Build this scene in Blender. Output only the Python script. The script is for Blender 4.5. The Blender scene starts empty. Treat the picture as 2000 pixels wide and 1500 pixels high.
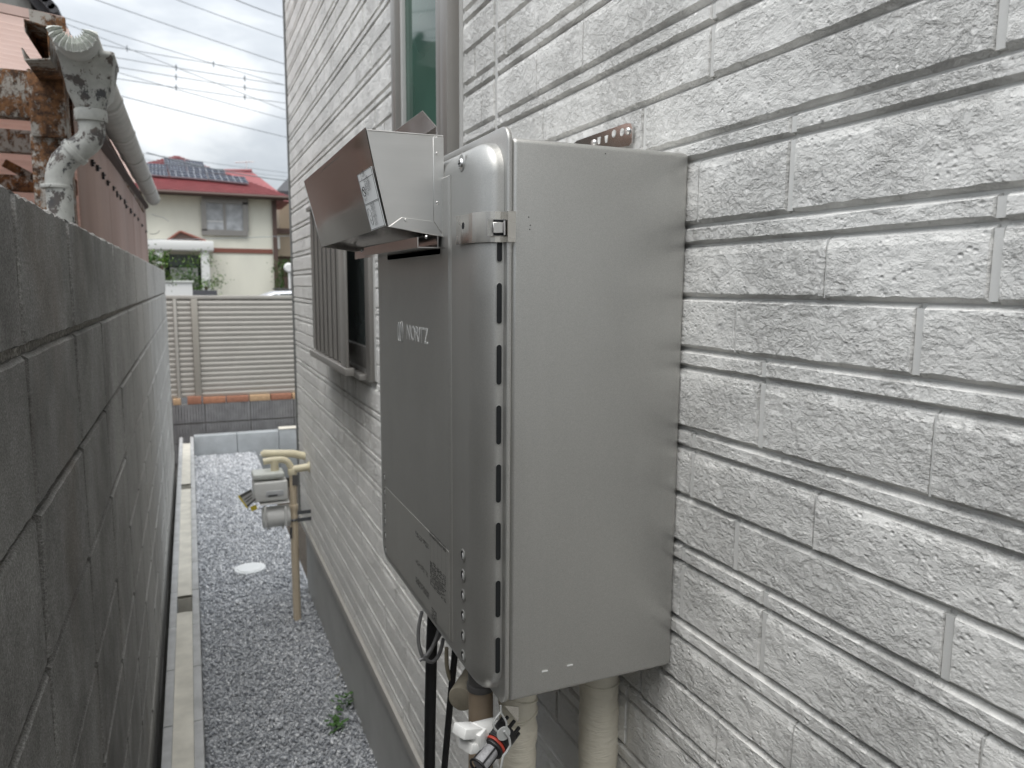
import bpy, bmesh, math, random
import numpy as np
from mathutils import Vector, Matrix
random.seed(7); rng = np.random.default_rng(7)
SC = bpy.context.scene
COL = SC.collection
PI = math.pi

# ------------------------------------------------------------------ camera
YAW, PITCH, ROLL, FPX = math.radians(23.3711), math.radians(7.5274), math.radians(.3798), 1453.5
EYE = Vector((0, 0, 1.70))
_f = Vector((math.sin(YAW)*math.cos(PITCH), math.cos(YAW)*math.cos(PITCH), -math.sin(PITCH)))
_r = Vector((math.cos(YAW), -math.sin(YAW), 0)); _u = _r.cross(_f)
_r2 = _r*math.cos(ROLL) + _u*math.sin(ROLL); _u2 = _r2.cross(_f)
cd = bpy.data.cameras.new('camera'); cam = bpy.data.objects.new('camera', cd); COL.objects.link(cam)
cam.matrix_world = Matrix((( _r2.x, _u2.x, -_f.x, EYE.x), (_r2.y, _u2.y, -_f.y, EYE.y), (_r2.z, _u2.z, -_f.z, EYE.z), (0, 0, 0, 1)))
cd.sensor_width = 36; cd.lens = FPX/2000*36; cd.clip_start = .01; cd.clip_end = 2000
cd.dof.use_dof = True; cd.dof.focus_distance = .80; cd.dof.aperture_fstop = 10.5
SC.camera = cam

# ------------------------------------------------------------------ sky and sun (overcast)
SUN_EL, SUN_AZ = math.radians(72), math.radians(205)      # azimuth clockwise from +Y
w = bpy.data.worlds.new('World'); SC.world = w; w.use_nodes = True
nt = w.node_tree; nt.nodes.clear()
def WN(t, **k):
    n = nt.nodes.new(t)
    for a, b in k.items(): setattr(n, a, b)
    return n
wo = WN('ShaderNodeOutputWorld'); bg = WN('ShaderNodeBackground'); nt.links.new(bg.outputs[0], wo.inputs[0])
sky = WN('ShaderNodeTexSky', sky_type='NISHITA', sun_disc=False); sky.sun_elevation = SUN_EL; sky.sun_rotation = SUN_AZ
bg.inputs[1].default_value = .1
tc = WN('ShaderNodeTexCoord'); sep = WN('ShaderNodeSeparateXYZ'); nt.links.new(tc.outputs['Generated'], sep.inputs[0])
mp = WN('ShaderNodeMapping'); mp.inputs['Scale'].default_value = (1, 1, 1.7); nt.links.new(tc.outputs['Generated'], mp.inputs[0])
nz = WN('ShaderNodeTexNoise'); nz.inputs['Scale'].default_value = 3.7; nz.inputs['Detail'].default_value = 6; nz.inputs['Roughness'].default_value = .52; nz.inputs['Distortion'].default_value = .25
nt.links.new(mp.outputs[0], nz.inputs['Vector'])
cr = WN('ShaderNodeValToRGB'); cr.color_ramp.elements[0].position = .36; cr.color_ramp.elements[1].position = .65
cr.color_ramp.elements[0].color = (4.7, 5.05, 5.5, 1); cr.color_ramp.elements[1].color = (9.6, 9.8, 9.9, 1)
e = cr.color_ramp.elements.new(.52); e.color = (6.4, 6.75, 7.1, 1)
nt.links.new(nz.outputs[0], cr.inputs[0])
# overcast luminance rises from horizon to zenith (standard overcast distribution)
ma = WN('ShaderNodeMath', operation='MULTIPLY_ADD'); ma.inputs[1].default_value = .95; ma.inputs[2].default_value = .37; ma.use_clamp = False
mx0 = WN('ShaderNodeMath', operation='MAXIMUM'); mx0.inputs[1].default_value = 0; nt.links.new(sep.outputs[2], mx0.inputs[0]); nt.links.new(mx0.outputs[0], ma.inputs[0])
vm = WN('ShaderNodeVectorMath', operation='SCALE'); nt.links.new(cr.outputs[0], vm.inputs[0]); nt.links.new(ma.outputs[0], vm.inputs['Scale'])
mix = WN('ShaderNodeMix', data_type='RGBA'); mix.inputs['Factor'].default_value = .93
nt.links.new(sky.outputs[0], mix.inputs[6]); nt.links.new(vm.outputs[0], mix.inputs[7]); nt.links.new(mix.outputs[2], bg.inputs[0])
sd = bpy.data.lights.new('sun', 'SUN'); sd.energy = 1.5; sd.angle = math.radians(60); sd.color = (1, .97, .93)
so = bpy.data.objects.new('sun', sd); COL.objects.link(so)
sdir = Vector((math.sin(SUN_AZ)*math.cos(SUN_EL), math.cos(SUN_AZ)*math.cos(SUN_EL), math.sin(SUN_EL)))
so.rotation_euler = sdir.to_track_quat('Z', 'Y').to_euler(); so.location = (0, -3, 8)
SC.view_settings.view_transform = 'Standard'; SC.view_settings.look = 'None'; SC.view_settings.gamma = 1
SC.view_settings.exposure = 1.06; SC.view_settings.use_curve_mapping = False

# ------------------------------------------------------------------ helpers
_ax = (_r2, -_u2, _f)
def P(px, py, X=None, Y=None, Z=None):
    """point of the photograph's sight line on a plane of the place (Z measured from the gravel)"""
    v = _ax[0]*((px-1000)/FPX) + _ax[1]*((py-750)/FPX) + _ax[2]
    t = X/v.x if X is not None else (Y/v.y if Y is not None else (Z-EYE.z)/v.z)
    return EYE + v*t
def proj(p):
    d = Vector(p)-EYE; z = d.dot(_f)
    if z < .05: return None
    return 1000+FPX*d.dot(_r2)/z, 750-FPX*d.dot(_u2)/z
WO = {}
def thing(name, label=None, cat=None, loc=(0, 0, 0), group=None, parent=None, kind=None):
    o = bpy.data.objects.new(name, None); COL.objects.link(o); o.empty_display_size = .1
    WO[o.name] = Vector(loc)
    if parent is not None:
        o.parent = parent; o.location = Vector(loc)-WO[parent.name]
    else: o.location = loc
    tag(o, label, cat, group, kind); return o
def tag(o, label=None, cat=None, group=None, kind=None):
    if label: o['label'] = label
    if cat: o['category'] = cat
    if group: o['group'] = group
    if kind: o['kind'] = kind
    return o
def link(name, me, mat, parent=None, center=None):
    c = Vector(center) if center is not None else Vector((0, 0, 0))
    o = bpy.data.objects.new(name, me); COL.objects.link(o)
    if mat is not None:
        me.materials.clear()
        for m in (mat if isinstance(mat, (list, tuple)) else [mat]): me.materials.append(m)
    WO[o.name] = c
    if parent is not None:
        o.parent = parent; o.location = c-WO[parent.name]
    else: o.location = c
    return o
class MB:
    """collects geometry in world coordinates, then links it as one mesh object"""
    def __init__(s): s.v = []; s.f = []; s.m = []; s.mi = 0; s.sm = []
    def add(s, vs, fs, smooth=False):
        b = len(s.v); s.v += [tuple(v) for v in vs]; s.f += [tuple(b+i for i in f) for f in fs]
        s.m += [s.mi]*len(fs); s.sm += [smooth]*len(fs); return s
    def box(s, x0, x1, y0, y1, z0, z1):
        x0, x1 = sorted((x0, x1)); y0, y1 = sorted((y0, y1)); z0, z1 = sorted((z0, z1))
        return s.add([(x, y, z) for z in (z0, z1) for y in (y0, y1) for x in (x0, x1)],
              [(0, 2, 3, 1), (4, 5, 7, 6), (0, 1, 5, 4), (2, 6, 7, 3), (0, 4, 6, 2), (1, 3, 7, 5)])
    def hexa(s, a, b):
        """solid between two quads a and b (same winding)"""
        n = len(a); vs = list(a)+list(b)
        fs = [tuple(range(n-1, -1, -1)), tuple(range(n, 2*n))]+[(i, (i+1) % n, n+(i+1) % n, n+i) for i in range(n)]
        return s.add(vs, fs)
    def plate(s, pts, th):
        """flat polygon given thickness th along its own normal (both sides)"""
        pts = [Vector(p) for p in pts]; n = (pts[1]-pts[0]).cross(pts[-1]-pts[0]).normalized()*th/2
        return s.hexa([p-n for p in pts], [p+n for p in pts])
    def tube(s, path, r, n=12, caps=True, r2=None):
        path = [Vector(p) for p in path]; m = len(path); base = len(s.v); vs = []; fs = []
        t0 = (path[1]-path[0]).normalized(); up = Vector((0, 0, 1)) if abs(t0.z) < .9 else Vector((0, 1, 0))
        nrm = (up-t0*up.dot(t0)).normalized()
        for i, p in enumerate(path):
            t = ((path[i+1]-p).normalized() if i < m-1 else (p-path[i-1]).normalized())
            if 0 < i < m-1: t = ((path[i+1]-p).normalized()+(p-path[i-1]).normalized()).normalized()
            nrm = (nrm-t*nrm.dot(t)).normalized(); bi = t.cross(nrm)
            rr = r[i] if isinstance(r, (list, tuple)) else r
            for k in range(n):
                a = 2*PI*k/n; vs.append(p+nrm*(rr*math.cos(a))+bi*(rr*math.sin(a)))
        for i in range(m-1):
            for k in range(n):
                fs.append((i*n+k, i*n+(k+1) % n, (i+1)*n+(k+1) % n, (i+1)*n+k))
        s.add(vs, fs, True)
        if caps: s.add(vs[:n], [tuple(range(n-1, -1, -1))]); s.add(vs[-n:], [tuple(range(n))])
        return s
    def disc(s, c, nrm, r, th, n=20, r_top=None):
        nrm = Vector(nrm).normalized(); up = Vector((0, 0, 1)) if abs(nrm.z) < .9 else Vector((0, 1, 0))
        a = (up-nrm*up.dot(nrm)).normalized(); b = nrm.cross(a); c = Vector(c); rt = r_top or r
        p0 = [c+a*(r*math.cos(2*PI*k/n))+b*(r*math.sin(2*PI*k/n)) for k in range(n)]
        p1 = [c+nrm*th+a*(rt*math.cos(2*PI*k/n))+b*(rt*math.sin(2*PI*k/n)) for k in range(n)]
        s.add(p0+p1, [(i, (i+1) % n, n+(i+1) % n, n+i) for i in range(n)], True)
        s.add(p1, [tuple(range(n))]); s.add(p0, [tuple(range(n-1, -1, -1))]); return s
    def build(s, name, mat, parent=None, bevel=0, segs=2):
        v = np.array(s.v, dtype=float); c = (v.min(0)+v.max(0))/2
        me = bpy.data.meshes.new(name); me.from_pydata((v-c).tolist(), [], s.f)
        if any(s.sm): me.polygons.foreach_set('use_smooth', s.sm)
        me.update(); o = link(name, me, mat, parent, c)
        if any(s.m): me.polygons.foreach_set('material_index', s.m)
        if bevel:
            bm = bmesh.new(); bm.from_mesh(me); bmesh.ops.remove_doubles(bm, verts=bm.verts, dist=1e-6)
            bm.normal_update()
            ed = [x for x in bm.edges if len(x.link_faces) == 2 and x.calc_face_angle(0) > .5]
            bmesh.ops.bevel(bm, geom=ed, offset=bevel, segments=segs, affect='EDGES', clamp_overlap=True, profile=.5)
            bm.to_mesh(me); bm.free()
            for p in me.polygons: p.use_smooth = True
            try: me.set_sharp_from_angle(angle=math.radians(40))
            except Exception: pass
        return o
def fillet(pts, r, n=5):
    pts = [Vector(p) for p in pts]; out = [pts[0]]
    for i in range(1, len(pts)-1):
        a, b, c = pts[i-1], pts[i], pts[i+1]; d0 = (a-b); d1 = (c-b)
        l = min(r, d0.length*.49, d1.length*.49); p0 = b+d0.normalized()*l; p1 = b+d1.normalized()*l
        for k in range(n+1):
            t = k/n; out.append(p0*(1-t)**2+b*(2*t*(1-t))+p1*t*t)
    out.append(pts[-1]); return out
def copy_of(src, delta, parent=None):
    o = src.copy(); COL.objects.link(o); p = parent if parent is not None else src.parent
    WO[o.name] = WO[src.name]+Vector(delta); o.parent = p
    o.location = WO[o.name]-(WO[p.name] if p is not None else Vector((0, 0, 0)))
    return o
def text(name, body, origin, right, up, size, mat, parent, extrude=0, bevel=0, xs=1.0, align='LEFT'):
    cu = bpy.data.curves.new(name, 'FONT'); cu.body = body; cu.size = size; cu.extrude = extrude; cu.bevel_depth = bevel; cu.align_x = align; cu.resolution_u = 3
    right = Vector(right).normalized(); up = Vector(up).normalized(); n = right.cross(up)
    o = bpy.data.objects.new(name+'_curve', cu); COL.objects.link(o); bpy.context.view_layer.update()
    me = bpy.data.meshes.new_from_object(o.evaluated_get(bpy.context.evaluated_depsgraph_get())); bpy.data.objects.remove(o); bpy.data.curves.remove(cu)
    me.name = name; me.materials.clear(); me.materials.append(mat)
    o = bpy.data.objects.new(name, me); COL.objects.link(o)
    po = WO[parent.name]; o.parent = parent; loc = Vector(origin)-po
    M_ = Matrix(((right.x*xs, up.x, n.x, loc.x), (right.y*xs, up.y, n.y, loc.y), (right.z*xs, up.z, n.z, loc.z), (0, 0, 0, 1)))
    o.matrix_local = M_; WO[o.name] = Vector(origin); return o

# ------------------------------------------------------------------ materials
class Mat:
    def __init__(s, name, rough=.6, metal=0, spec=.5):
        s.m = bpy.data.materials.new(name); s.m.use_nodes = True; s.t = s.m.node_tree; s.b = s.t.nodes['Principled BSDF']
        s.b.inputs['Roughness'].default_value = rough; s.b.inputs['Metallic'].default_value = metal
        s.b.inputs['Specular IOR Level'].default_value = spec; s.geo = s.n('ShaderNodeNewGeometry'); s.pos = s.geo.outputs['Position']; s.bump_prev = None
    def n(s, t, **k):
        x = s.t.nodes.new(t)
        for a, b in k.items(): setattr(x, a, b)
        return x
    def l(s, a, b): s.t.links.new(a, b)
    def vec(s, scale):
        if scale == (1, 1, 1): return s.pos
        m = s.n('ShaderNodeMapping'); m.inputs['Scale'].default_value = scale; s.l(s.pos, m.inputs[0]); return m.outputs[0]
    def noise(s, scale, detail=4, rough=.55, stretch=(1, 1, 1), dist=0):
        x = s.n('ShaderNodeTexNoise'); x.inputs['Scale'].default_value = scale; x.inputs['Detail'].default_value = detail
        x.inputs['Roughness'].default_value = rough; x.inputs['Distortion'].default_value = dist; s.l(s.vec(stretch), x.inputs['Vector']); return x.outputs[0]
    def voro(s, scale, stretch=(1, 1, 1), feature='F1'):
        x = s.n('ShaderNodeTexVoronoi', feature=feature); x.inputs['Scale'].default_value = scale; s.l(s.vec(stretch), x.inputs['Vector']); return x.outputs['Distance']
    def ramp(s, src, lo, hi, a=0., b=1.):
        x = s.n('ShaderNodeMapRange'); x.inputs[1].default_value = lo; x.inputs[2].default_value = hi; x.inputs[3].default_value = a; x.inputs[4].default_value = b
        s.l(src, x.inputs[0]); return x.outputs[0]
    def math(s, op, a, b):
        x = s.n('ShaderNodeMath', operation=op)
        for i, q in enumerate((a, b)):
            if isinstance(q, (int, float)): x.inputs[i].default_value = q
            else: s.l(q, x.inputs[i])
        return x.outputs[0]
    def mixc(s, fac, a, b):
        x = s.n('ShaderNodeMix', data_type='RGBA')
        if isinstance(fac, (int, float)): x.inputs[0].default_value = fac
        else: s.l(fac, x.inputs[0])
        for i, q in ((6, a), (7, b)):
            if isinstance(q, tuple): x.inputs[i].default_value = (*q, 1)
            else: s.l(q, x.inputs[i])
        return x.outputs[2]
    def color(s, c):
        if isinstance(c, tuple): s.b.inputs['Base Color'].default_value = (*c, 1)
        else: s.l(c, s.b.inputs['Base Color'])
        return s
    def bump(s, h, strength=.5, dist=.002):
        x = s.n('ShaderNodeBump'); x.inputs['Strength'].default_value = strength; x.inputs['Distance'].default_value = dist; s.l(h, x.inputs['Height'])
        if s.bump_prev is not None: s.l(s.bump_prev, x.inputs['Normal'])
        s.bump_prev = x.outputs[0]; s.l(x.outputs[0], s.b.inputs['Normal']); return s
    def rough(s, h): s.l(h, s.b.inputs['Roughness']); return s
def simple(name, c, rough=.6, metal=0, var=.12, scale=30, bump=0, bscale=200, spec=.5, stretch=(1, 1, 1)):
    m = Mat(name, rough, metal, spec)
    a = tuple(x*(1-var) for x in c); b = tuple(min(1, x*(1+var)) for x in c)
    m.color(m.mixc(m.ramp(m.noise(scale, 4, .6, stretch), .3, .7), a, b))
    if bump: m.bump(m.noise(bscale, 3, .6), .6, bump)
    return m.m
# house siding: pressed-relief ceramic boards
def siding_mat():
    m = Mat('siding_relief', .55, 0, .35)
    big = m.noise(11, 3, .55, (1, .7, 1)); plates = m.noise(62, 6, .68, (1, .75, 1.2), .25); plates2 = m.noise(118, 5, .68, (1, .8, 1.1), .3); fine = m.noise(420, 4, .72)
    mask = m.ramp(big, .38, .60, .22, 1)
    pits = m.ramp(m.voro(165, (1, .8, 1)), .03, .36, 0, 1); pm = m.ramp(m.noise(21, 2, .5), .45, .58, 0, 1)
    h = m.math('ADD', m.math('MULTIPLY', m.ramp(plates, .44, .56), .8), m.math('MULTIPLY', m.ramp(plates2, .42, .58), .6))
    h = m.math('MULTIPLY', m.math('ADD', h, m.math('MULTIPLY', fine, .30)), mask)
    h = m.math('ADD', h, m.math('MULTIPLY', m.math('MULTIPLY', pits, pm), .55))
    c = m.mixc(m.ramp(m.noise(4, 5, .6), .3, .7), (.745, .735, .705), (.81, .798, .765))
    c = m.mixc(m.ramp(m.noise(2.2, 5, .7, (1, 2.5, .35)), .60, .78, 0, .10), c, (.5, .49, .46))
    sp_ = m.n('ShaderNodeSeparateXYZ'); m.l(m.pos, sp_.inputs[0]); nb = m.math('MULTIPLY', m.math('SUBTRACT', m.noise(5, 4, .6, (1, 1, .5)), .5), .25)
    yy = m.math('ABSOLUTE', m.math('ADD', m.math('SUBTRACT', sp_.outputs[1], 2.66), nb), 0); zz = m.math('ADD', sp_.outputs[2], nb)
    st_ = m.math('MULTIPLY', m.ramp(yy, .12, .46, 1, 0), m.math('MULTIPLY', m.ramp(zz, .98, 1.30), m.ramp(sp_.outputs[2], 1.41, 1.385)))
    st_ = m.math('MULTIPLY', st_, m.ramp(m.noise(9, 4, .7, (1, 1, .12)), .35, .6, .35, .8))
    c = m.mixc(st_, c, (.20, .185, .16)); m.color(c); m.bump(h, 1.0, .0029); m.bump(m.noise(900, 2, .5), .35, .0004); return m.m
SIDING = siding_mat()
def siding_flat():
    m = Mat('siding_groove', .6, 0, .3)
    m.color(m.mixc(m.ramp(m.noise(6, 4, .6), .3, .7), (.62, .615, .59), (.70, .695, .67))); m.bump(m.noise(500, 2, .5), .3, .0004); return m.m
GROOVE = siding_flat()
STAIN = simple('siding_stain', (.3, .29, .27), .7)
def block_mat():
    m = Mat('weathered_concrete_block', .9, 0, .2)
    base = m.mixc(m.ramp(m.noise(3.2, 5, .62), .3, .7), (.68, .675, .645), (.80, .79, .76))  # raised pale: paints open-sky brightness onto the far length the stain leaves clear
    base = m.mixc(m.ramp(m.noise(130, 3, .6), .35, .65, 0, .22), base, (.20, .195, .185))
    streak = m.noise(9, 6, .75, (1, .5, .28)); streak2 = m.noise(4, 4, .7, (1, .5, .4))
    base = m.mixc(m.ramp(m.math('ADD', streak, m.math('MULTIPLY', streak2, .7)), .86, 1.10, 0, .45), base, (.18, .17, .155))
    # old algae and soot on the near length of wall: ends unevenly near the third metre
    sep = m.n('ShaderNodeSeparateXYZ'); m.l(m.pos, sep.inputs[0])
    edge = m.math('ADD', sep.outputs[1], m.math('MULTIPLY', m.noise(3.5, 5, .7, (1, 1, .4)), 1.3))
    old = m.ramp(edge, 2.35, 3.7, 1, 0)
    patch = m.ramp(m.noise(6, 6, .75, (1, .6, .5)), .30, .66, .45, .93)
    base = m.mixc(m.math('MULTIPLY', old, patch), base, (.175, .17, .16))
    brown = m.ramp(m.noise(2.6, 4, .65, (1, 1, .6)), .55, .72, 0, .4)
    base = m.mixc(m.ramp(m.noise(330, 3, .75), .40, .62, .55, 0), base, (.05, .048, .045))
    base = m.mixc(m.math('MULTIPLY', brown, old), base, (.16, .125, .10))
    m.color(base)
    m.bump(m.ramp(m.voro(150), .04, .26), .55, .0014); m.bump(m.noise(420, 3, .7), .9, .0018); m.bump(m.noise(28, 4, .6, (1, 1, .6)), .4, .0015); return m.m
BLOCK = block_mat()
def mortar_mat():
    m = Mat('crumbling_mortar', .95, 0, .1); m.color(m.mixc(m.ramp(m.noise(150, 4, .7), .35, .65), (.16, .152, .138), (.42, .40, .36)))
    m.bump(m.voro(170), 1, .005); m.bump(m.noise(300, 3, .7), .8, .002); return m.m
MORTAR = mortar_mat()
CONC = simple('kerb_concrete', (.50, .505, .505), .9, 0, .14, 14, .0012, 300, .2)
CONC_G = simple('end_kerb_concrete', (.40, .425, .44), .9, 0, .12, 9, .001, 300, .2)
MORT_L = simple('pale_mortar_fill', (.68, .655, .58), .9, 0, .14, 11, .001, 240, .2)
FOUND = simple('foundation_render', (.46, .46, .445), .85, 0, .08, 5, .0006, 300, .2)
RIBBED = simple('dark_ribbed_block', (.30, .30, .305), .9, 0, .2, 9, .0015, 200, .2)
FENCE = simple('taupe_aluminium', (.44, .425, .39), .45, .1, .05, 4)
FENCEP = simple('taupe_post', (.37, .35, .31), .45, .1, .05, 4)
def paint_mat(name, c, rough, metal):
    m = Mat(name, rough, metal, .5); f = m.noise(1500, 2, .5)
    col = m.mixc(m.ramp(f, .35, .65), tuple(x*.88 for x in c), tuple(x*1.12 for x in c))
    d = m.ramp(m.noise(8, 5, .65, (1, 1, .5)), .5, .8, 0, .18)
    col = m.mixc(m.ramp(m.noise(16, 5, .7, (1, 1, .06)), .5, .75, 0, .16), col, tuple(min(1, x*1.35) for x in c))
    m.color(m.mixc(d, col, tuple(x*.7 for x in c))); m.rough(m.ramp(m.noise(14, 4, .6), .3, .7, rough*.9, rough*1.12)); m.bump(f, .10, .0002); return m.m
PAINT = paint_mat('champagne_metallic_paint', (.468, .462, .440), .40, .80)
PAINT_D = paint_mat('label_film', (.46, .452, .425), .38, .7)
def steel(name, c, rough, st):
    m = Mat(name, rough, 1, .5); a = m.noise(22, 4, .6, st)
    m.color(m.mixc(m.ramp(a, .3, .7), tuple(x*.95 for x in c), c)); m.rough(m.ramp(m.noise(12, 4, .6), .3, .75, rough*.8, rough*1.25)); m.bump(m.noise(140, 2, .5, st), .03, .0002); return m.m
STEEL = steel('polished_stainless', (.60, .57, .555), .13, (1, .15, 6))
STEEL_B = steel('brushed_stainless', (.70, .69, .67), .34, (.3, 1, 6))
STEEL_D = steel('clamp_stainless', (.66, .63, .58), .24, (.3, .3, 8))
BLACK = simple('black_rubber', (.012, .012, .013), .4, 0, .2, 60)
VOID = simple('dark_interior', (.006, .007, .008), .8)
WHITE_P = simple('white_plastic', (.75, .75, .73), .35, 0, .03)
CLEAR_P = simple('clear_grey_plastic', (.42, .43, .42), .25, 0, .04)
RED = simple('red_rubber_ring', (.42, .05, .03), .45)
PVC_G = simple('grey_pvc', (.115, .112, .11), .4, 0, .1, 20)
PVC_B = simple('beige_pvc', (.68, .57, .42), .45, 0, .06, 8)
PVC_C = simple('cream_paint_pipe', (.76, .69, .50), .45, 0, .08, 15)
def tape_mat():
    m = Mat('cream_tape_wrap', .5, 0, .4); m.color(m.mixc(m.ramp(m.noise(16, 4, .6), .3, .7), (.66, .61, .50), (.74, .70, .59)))
    wv = m.noise(30, 3, .6, (.6, .6, 2.8), 1.8); m.bump(wv, .8, .003); m.bump(m.noise(150, 2, .5, (.6, .6, 2)), .4, .0012); return m.m
TAPE = tape_mat()
CABLE_G = simple('grey_cable', (.16, .16, .16), .4)
BRONZE = simple('stainless_tone_aluminium_frame', (.30, .285, .265), .38, .45, .05, 6)
BRONZE_D = simple('dark_aluminium_sash', (.15, .145, .135), .4, .3)
CAULK = simple('pale_caulking', (.55, .545, .525), .6, 0, .04)
def glass_mat(name, c, tr=0):
    m = Mat(name, .04, 0, .22); m.color(m.mixc(m.ramp(m.noise(3, 3, .5), .35, .65), c, tuple(x*1.6 for x in c))); m.b.inputs['IOR'].default_value = 1.5; return m.m
GLASS = glass_mat('green_tinted_pane', (.04, .085, .065)); GLASS_D = glass_mat('dark_pane', (.085, .10, .097)); GLASS_L = glass_mat('curtained_pane', (.36, .37, .38))
def peel_mat():
    m = Mat('peeling_white_paint', .55, 0, .4); a = m.noise(17, 8, .74, (1, 1, .8), .3)
    under = m.mixc(m.ramp(m.noise(7, 3, .5), .45, .55), (.035, .037, .043), (.085, .065, .056))
    mk = m.ramp(a, .535, .56, 0, .92); white = m.mixc(m.ramp(m.noise(40, 4, .6), .3, .7), (.33, .335, .315), (.45, .455, .43))
    m.color(m.mixc(mk, white, under)); m.bump(m.math('SUBTRACT', 1, mk), .6, .0008); return m.m
PEEL = peel_mat()
OLDWHITE = simple('weathered_white_gutter', (.44, .44, .42), .5, 0, .14, 14)
PALEPL = simple('faded_white_plastic', (.62, .64, .60), .5, 0, .1, 20)
def rust_mat():
    m = Mat('rusting_painted_steel', .8, .1, .3); a = m.math('ADD', m.math('MULTIPLY', m.noise(7, 4, .6), .5), m.math('MULTIPLY', m.noise(55, 5, .75, (1, 1, .7)), .5))
    r = m.mixc(m.ramp(m.noise(40, 5, .7), .4, .62), (.05, .028, .018), (.23, .112, .05))
    paint = m.mixc(m.ramp(m.noise(5, 3, .5), .3, .7), (.30, .28, .25), (.42, .40, .37))
    mk = m.ramp(a, .455, .515); m.color(m.mixc(mk, paint, r)); m.bump(m.math('MULTIPLY', m.noise(90, 4, .7), mk), .9, .003); return m.m
RUST = rust_mat()
def pink_mat():
    m = Mat('pink_translucent_sheet', .5, 0, .3); c = m.mixc(m.ramp(m.noise(3, 5, .65, (1, 1, .3)), .3, .75), (.64, .49, .44), (.72, .57, .52)); m.color(c)
    tr = m.n('ShaderNodeBsdfTranslucent'); m.l(c, tr.inputs[0]); mx = m.n('ShaderNodeMixShader'); mx.inputs[0].default_value = .6
    out = m.t.nodes['Material Output']; m.l(m.b.outputs[0], mx.inputs[1]); m.l(tr.outputs[0], mx.inputs[2]); m.l(mx.outputs[0], out.inputs[0]); return m.m
PINK = pink_mat()
PINKW = simple('pink_brown_corrugated_wall', (.37, .265, .23), .6, 0, .1, 5, stretch=(1, 1, .2))
def gravel_mat():
    m = Mat('crushed_stone', .85, 0, .25); ri = m.geo.outputs['Random Per Island']
    x = m.n('ShaderNodeValToRGB'); cr_ = x.color_ramp; cr_.elements[0].color = (.28, .295, .32, 1); cr_.elements[1].color = (.86, .87, .88, 1); cr_.elements[1].position = 1
    q = cr_.elements.new(.5); q.color = (.50, .515, .54, 1); q = cr_.elements.new(.85); q.color = (.64, .65, .67, 1); m.l(ri, x.inputs[0]); m.color(x.outputs[0]); m.bump(m.noise(700, 2, .5), .4, .001); return m.m
GRAVEL = gravel_mat()
BED = simple('gravel_bed', (.40, .41, .425), .95, 0, .3, 120, .004, 160)
ASPH = simple('asphalt', (.055, .055, .057), .9, 0, .15, 20, .002, 300)
SOIL = simple('soil', (.06, .05, .04), .95, 0, .3, 20, .004, 60)
LEAF = simple('leaf_green', (.055, .14, .025), .5, 0, .5, 14); LEAF_Y = simple('leaf_yellow_green', (.13, .22, .04), .5, 0, .4, 9)
CREAM = simple('cream_render', (.78, .765, .66), .85, 0, .05, 1.2, stretch=(1, 1, .3))
REDROOF = simple('red_roof_tile', (.24, .064, .068), .6, 0, .14, 2)
BROWN = simple('brown_trim', (.10, .062, .05), .6); BELT = simple('red_brown_belt', (.23, .085, .06), .6)
WHITEW = simple('white_trim', (.72, .72, .70), .5, 0, .03); SOLAR = simple('solar_cell', (.030, .04, .075), .22, 0, .15, 3); SOLAR_F = simple('solar_frame', (.35, .36, .38), .4, .5)
DARKTILE = simple('dark_tile', (.05, .052, .058), .6); TANW = simple('tan_wall', (.33, .27, .20), .8)
SILVER = simple('silver_car_paint', (.50, .51, .53), .28, .4, .02); TAIL = simple('red_tail_lamp', (.30, .01, .015), .2); TYRE = simple('tyre_rubber', (.015, .015, .015), .8)
WIRE = simple('wire_sheath', (.22, .24, .255), .6); INK = simple('label_ink', (.012, .012, .012), .6); PAPER = simple('label_paper', (.78, .79, .78), .45, 0, .02)
MANHOLE = simple('white_lid_resin', (.78, .80, .80), .4, 0, .03); YELLOW = simple('yellow_tag', (.62, .50, .05), .5); METERG = simple('meter_grey_enamel', (.72, .72, .70), .4, 0, .04)
BRICKS = [simple('terracotta_brick', (.36, .17, .11), .85, 0, .15, 30), simple('sand_brick', (.52, .35, .21), .85, 0, .15, 30), simple('rust_brick', (.42, .20, .12), .85, 0, .15, 30)]
print('materials done')

# ------------------------------------------------------------------ ground, road
def structure(name, mb, mat): return tag(mb.build(name, mat), kind='structure')
b = MB(); b.box(-400, 400, -200, 400, -.45, -.40); structure('ground', b, SOIL)
b = MB(); b.box(-60, 60, 9.6, 24, -.396, -.02); structure('road', b, ASPH)
b = MB(); b.box(-.02, .56, -8, 7.86, -.396, -.012); structure('gravel_bed', b, BED)
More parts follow.
